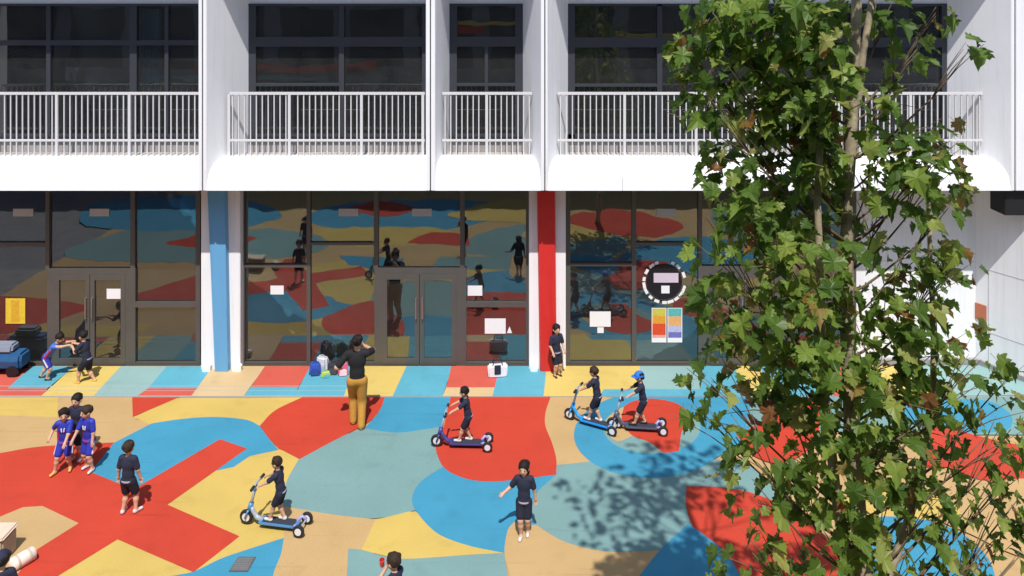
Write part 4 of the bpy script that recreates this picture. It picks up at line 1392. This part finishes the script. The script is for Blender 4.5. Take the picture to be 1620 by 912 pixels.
# the three in a huddle
person('child in dark clothes standing behind the two in royal blue', gr(122, 727, FL), R(176), 1.10, STAND, [(-0.2, 0.12, 0.56), (0.2, 0.12, 0.56)], look=(0.0, 1, -0.35), top=NAVY)
person('child in royal blue kit with red sides, left of the pair in a huddle', gr(103, 744, FL), R(190), 1.04, [(-0.07, -0.02, 0, -0.2), (0.12, 0.07, 0, 0.4)],
       [(-0.06, 0.20, 0.50), (0.20, 0.05, 0.56)], top=ROYAL, bottom=ROYAL, side=CRIM, shoe=SHOEY, belt=CRIM, number=True, look=(-0.3, 1, -0.5), lean=(0, 0.12))
person('child in royal blue kit with red sides, right of the pair in a huddle', gr(141, 742, FL), R(160), 1.06, [(-0.09, 0.02, 0, -0.2), (0.06, -0.03, 0, 0.1)],
       [(-0.15, 0.08, 0.45), (0.12, 0.20, 0.50)], top=ROYAL, bottom=ROYAL, side=CRIM, shoe=SHOEW, belt=CRIM, number=True, hairm=HAIRB, look=(0.3, 1, -0.6), lean=(0, 0.1))
# the two pushing each other by the glass doors
person('child in blue kit with crimson waist leaning forward to push, by the glass doors', gr(70, 600, FL), R(-90), 1.02, [(-0.05, -0.10, 0, 0, 0.0), (0.06, 0.08, 0, 0)],
       [(-0.06, 0.60, 0.72), (0.06, 0.62, 0.70)], top=mat('mid_blue_polyester', (0.05, 0.14, 0.50), 0.6, var=0.1), bottom=ROYAL, belt=CRIM, side=CRIM, shoe=SHOEB, lean=(0, 0.75), pelvis=(0, 0.05), look=(0, 1, -0.2), rise=-0.02, elbow=[(-0.6, 0, -0.8), (0.6, 0, -0.8)])
person('child in dark navy bracing against the one in blue, by the glass doors', gr(138, 606, FL), R(78), 1.06, [(-0.07, 0.14, 0, 0.1), (0.07, -0.10, 0, 0)],
       [(-0.06, 0.26, 0.66), (0.06, 0.30, 0.68)], shoe=SHOEY, lean=(0, 0.22), look=(0, 1, -0.3), rise=-0.02)
# cut by the lower edge
person('child in navy holding a red cup to the face, cut by the lower edge', Vector((X(628, 9.4), 9.4, FL)), R(62), 1.06, STAND, [(-0.02, 0.14, 0.80), (0.06, 0.16, 0.78)],
       hairm=HAIRB, look=(0, 1, -0.2), lean=(0, 0.10), elbow=[(-0.8, 0, -0.8), (0.8, 0, -0.8)])
cupl = Matrix.Translation((X(628, 9.4), 9.4, FL)) @ Matrix.Rotation(R(62), 4, 'Z') @ Vector((0.02, 0.235, 0.86))
cup = MB().lathe(cupl, (0, -0.25, 1), [(0.026, -0.045), (0.034, 0.045), (0.030, 0.046), (0.024, -0.03)], 16).build('cup', mat('red_cup', (0.66, 0.06, 0.06), 0.4), smooth=False)
tag(cup, 'small red cup held by the child at the lower edge', 'cup')
person('child in navy cap and navy top at the lower left corner', Vector((X(3, 9.45), 9.45, FL)), R(20), 1.05, STAND, DOWN, hat=NAVY, look=(0, 1, -0.3))

# scooters --------------------------------------------------------------------
def make_scooter():
    t = thing('kick_scooter', '', 'scooter')
    fb = mat('scooter_blue', (0.10, 0.28, 0.55), 0.35, 0.2)
    grey = mat('scooter_grey', (0.42, 0.50, 0.58), 0.4, 0.3)
    tyre = mat('black_tyre', (0.018, 0.018, 0.02), 0.8)
    rim = mat('white_rim', (0.72, 0.70, 0.72), 0.4)
    MB().extrude_x([(-0.36, 0.075), (-0.33, 0.062), (0.20, 0.062), (0.24, 0.085), (0.21, 0.098), (-0.34, 0.098)], -0.085, 0.085).build('deck', fb, t, bevel=0.008)
    MB().box(-0.068, 0.068, -0.31, 0.18, 0.0985, 0.103).build('grip_tape', mat('dark_grip', (0.03, 0.035, 0.05), 0.9, bump=0.4), t)
    MB().tube([(0, 0.19, 0.082), (0, 0.29, 0.11), (0, 0.355, 0.20), (0, 0.385, 0.27)], [0.036, 0.034, 0.030, 0.028], 10).build('neck', grey, t, smooth=True)
    MB().tube([(0, 0.375, 0.31), (0, 0.405, 0.205)], 0.038, 12).build('head_tube', fb, t, smooth=True)
    MB().tube([(0, 0.405, 0.205), (0, 0.292, 0.61)], [0.022, 0.018], 10).build('steering_column', grey, t, smooth=True)
    MB().tube([(0, 0.323, 0.50), (0, 0.313, 0.535)], 0.028, 10).build('clamp', fb, t)
    MB().tube([(-0.18, 0.28, 0.615), (0, 0.292, 0.61), (0.18, 0.28, 0.615)], 0.014, 8).build('handlebar', grey, t, smooth=True)
    for s in (-1, 1):
        MB().tube([(s * 0.10, 0.2853, 0.6128), (s * 0.19, 0.279, 0.6155)], 0.021, 10).build('grip', tyre, t, smooth=True)
        MB().tube([(s * 0.03, 0.405, 0.215), (s * 0.045, 0.43, 0.17), (s * 0.045, 0.455, 0.1)], 0.014, 8).build('fork', fb, t, smooth=True)
        MB().tube([(s * 0.05, -0.30, 0.08), (s * 0.11, -0.36, 0.125), (s * 0.11, -0.42, 0.09)], 0.024, 8).build('rear_arm', mat('scooter_lilac', (0.30, 0.30, 0.55), 0.4), t, smooth=True)

    def wheel(x, y, r):
        o = MB().lathe((x, y, r), (1, 0, 0), [(r * 0.55, -0.02), (r * 0.9, -0.024), (r, -0.011), (r, 0.011), (r * 0.9, 0.024), (r * 0.55, 0.02)], 24).build('wheel', tyre, t, smooth=False)
        mb = MB()
        for k in range(5):
            a = 2 * math.pi * k / 5
            mb.tube([(x, y, r), (x, y + math.cos(a) * r * 0.62, r + math.sin(a) * r * 0.62)], 0.013, 6)
        mb.lathe((x, y, r), (1, 0, 0), [(r * 0.3, -0.024), (r * 0.3, 0.024)], 16)
        for sx in (-1, 1):
            mb.lathe((x + sx * 0.0215, y, r), (1, 0, 0), [(r * 0.58, -0.003), (r * 0.58, 0.003)], 20)
        mb.build('rim', rim, o)
        return o
    wheel(0, 0.455, 0.10)
    wheel(-0.145, -0.42, 0.085)
    wheel(0.145, -0.42, 0.085)
    MB().tube([(-0.14, -0.42, 0.085), (0.14, -0.42, 0.085)], 0.011, 8).build('axle', grey, t)
    return t


DK = 0.103


def rider(px, py, hd, H, slabel, plabel, first=False, paint=None, **k):
    base = gr(px, py, FL)
    s = sc0 if first else copy_tree(sc0)
    s.location = base
    s.rotation_euler = (0, 0, hd)
    tag(s, slabel, 'scooter', 'children\'s kick scooters')
    d = (DK) / H
    hz = 0.615 / H
    hy = 0.255 / H
    if paint is not None:
        for ch in s.children:
            if ch.name.split('.')[0] in ('deck', 'head_tube', 'fork', 'clamp', 'neck'):
                ch.material_slots[0].link = 'OBJECT'
                ch.material_slots[0].material = paint
    off = Matrix.Rotation(hd, 3, 'Z') @ Vector((0, 0, 0))
    feet = k.pop('feet', None) or [(-0.035, 0.07, d, 0.05), (0.035, -0.13, d, 0.1)]
    lean = k.pop('lean', (0, 0.16))
    person(plabel, base + off, hd, H, feet, [(-0.135, hy - 0.045, hz + 0.02), (0.135, hy - 0.045, hz + 0.02)], lean=lean, pelvis=(0, -0.09), rise=d - 0.012, curl=0.62, **k)


sc0 = make_scooter()
rider(436, 834, R(80), 0.94, 'blue kick scooter nearest the camera, on the yellow and tan floor', 'child in navy riding the scooter nearest the camera', first=True, hairm=HAIRB, look=(0, 1, -0.55))
rider(733, 707, R(88), 0.94, 'kick scooter on the red patch in the middle', 'child in navy riding a scooter on the red patch', paint=mat('scooter_indigo', (0.07, 0.07, 0.26), 0.4, 0.2), look=(0, 1, -0.3))
rider(938, 674, R(62), 0.98, 'bright blue kick scooter on the left side of the ring', 'bareheaded child in dark clothes riding a scooter on the ring', paint=mat('scooter_azure', (0.03, 0.30, 0.70), 0.35, 0.1), look=(0, 1, -0.35), hairm=HAIRB)
rider(1010, 681, R(84), 0.95, 'kick scooter on the red heart of the ring', 'child in bright blue cap riding a scooter on the ring', paint=mat('scooter_slate', (0.10, 0.11, 0.18), 0.4, 0.2), hat=mat('bright_blue_cap', (0.02, 0.16, 0.62), 0.7), look=(0, 1, -0.3), shoe=SHOEB)

# bags by the glass --------------------------------------------------------------
def bag(px, py, rz, wd, ht, c, name, label, flap, group='bags on the floor by the glass'):
    t = thing('backpack', label, 'bag', gr(px, py, FL), rz, group)
    m1 = mat('bag_' + name, c, 0.8, var=0.15, scale=10)
    m2 = mat('bag_flap_' + name, flap, 0.8, var=0.15, scale=10)
    k = wd / 2
    MB().add([(-k, -k * .55, 0), (k, -k * .6, 0), (k * .95, k * .5, 0), (-k, k * .5, 0), (-k * .8, -k * .35, ht * .93), (k * .75, -k * .3, ht * .9), (k * .7, k * .4, ht * .97), (-k * .75, k * .4, ht)],
             [(0, 3, 2, 1), (4, 5, 6, 7), (0, 1, 5, 4), (1, 2, 6, 5), (2, 3, 7, 6), (3, 0, 4, 7)]).build('body', m1, t, bevel=wd * .14)
    MB().add([(-k * .7, -k * .85, ht * .06), (k * .7, -k * .85, ht * .06), (k * .7, -k * .5, ht * .05), (-k * .7, -k * .5, ht * .05), (-k * .6, -k * .7, ht * .5), (k * .6, -k * .7, ht * .48), (k * .6, -k * .3, ht * .5), (-k * .6, -k * .3, ht * .52)],
             [(0, 3, 2, 1), (4, 5, 6, 7), (0, 1, 5, 4), (1, 2, 6, 5), (2, 3, 7, 6), (3, 0, 4, 7)]).build('pocket', m2, t, bevel=wd * .06)
    for s in (-1, 1):
        MB().tube([(s * wd * .22, wd * .22, ht * .85), (s * wd * .28, wd * .42, ht * .55), (s * wd * .24, wd * .3, ht * .12)], 0.012, 6).build('strap', m2, t, smooth=True)
    MB().tube([(-0.04, 0, ht * 0.92), (-0.03, 0, ht * 1.02), (0.03, 0, ht * 1.02), (0.04, 0, ht * 0.92)], 0.008, 6).build('handle', m2, t, smooth=True)
    return t


bag(499, 593, R(10), 0.26, 0.27, (0.03, 0.08, 0.36), 'blue', 'blue bag at the left end of the bag pile', (0.02, 0.05, 0.22))
bag(510, 587, R(-15), 0.28, 0.32, (0.55, 0.56, 0.60), 'pale', 'pale grey bag standing at the back of the bag pile', (0.4, 0.42, 0.46))
bag(515, 597, R(35), 0.2, 0.14, (0.45, 0.55, 0.10), 'lime', 'small lime bag at the front of the bag pile', (0.1, 0.35, 0.4))
bag(528, 591, R(-5), 0.27, 0.25, (0.03, 0.035, 0.05), 'black', 'dark bag in the middle of the bag pile', (0.05, 0.05, 0.06))
bag(543, 594, R(12), 0.22, 0.28, (0.55, 0.10, 0.20), 'pink', 'pink bag beside the adult, right end of the bag pile', (0.75, 0.5, 0.5))
tb = thing('tote_bag', 'white tote bag with navy middle on the terrace left of the red column', 'bag', gr(787, 596, FL), R(8))
MB().add([(-0.19, -0.08, 0), (0.19, -0.08, 0), (0.17, 0.08, 0), (-0.17, 0.08, 0), (-0.21, -0.07, 0.26), (0.21, -0.07, 0.24), (0.19, 0.05, 0.27), (-0.19, 0.06, 0.25)],
         [(0, 3, 2, 1), (4, 5, 6, 7), (0, 1, 5, 4), (1, 2, 6, 5), (2, 3, 7, 6), (3, 0, 4, 7)]).build('body', mat('white_canvas', (0.72, 0.71, 0.74), 0.8, var=0.1), tb, bevel=0.03)
MB().box(-0.07, 0.06, -0.092, -0.07, 0.08, 0.262).build('panel', NAVY, tb, bevel=0.008)
for s in (-1, 1):
    MB().tube([(-0.1, s * 0.04, 0.24), (-0.07, s * 0.05, 0.36), (0.07, s * 0.05, 0.36), (0.1, s * 0.04, 0.24)], 0.009, 6).build('handle', NAVY, tb, smooth=True)
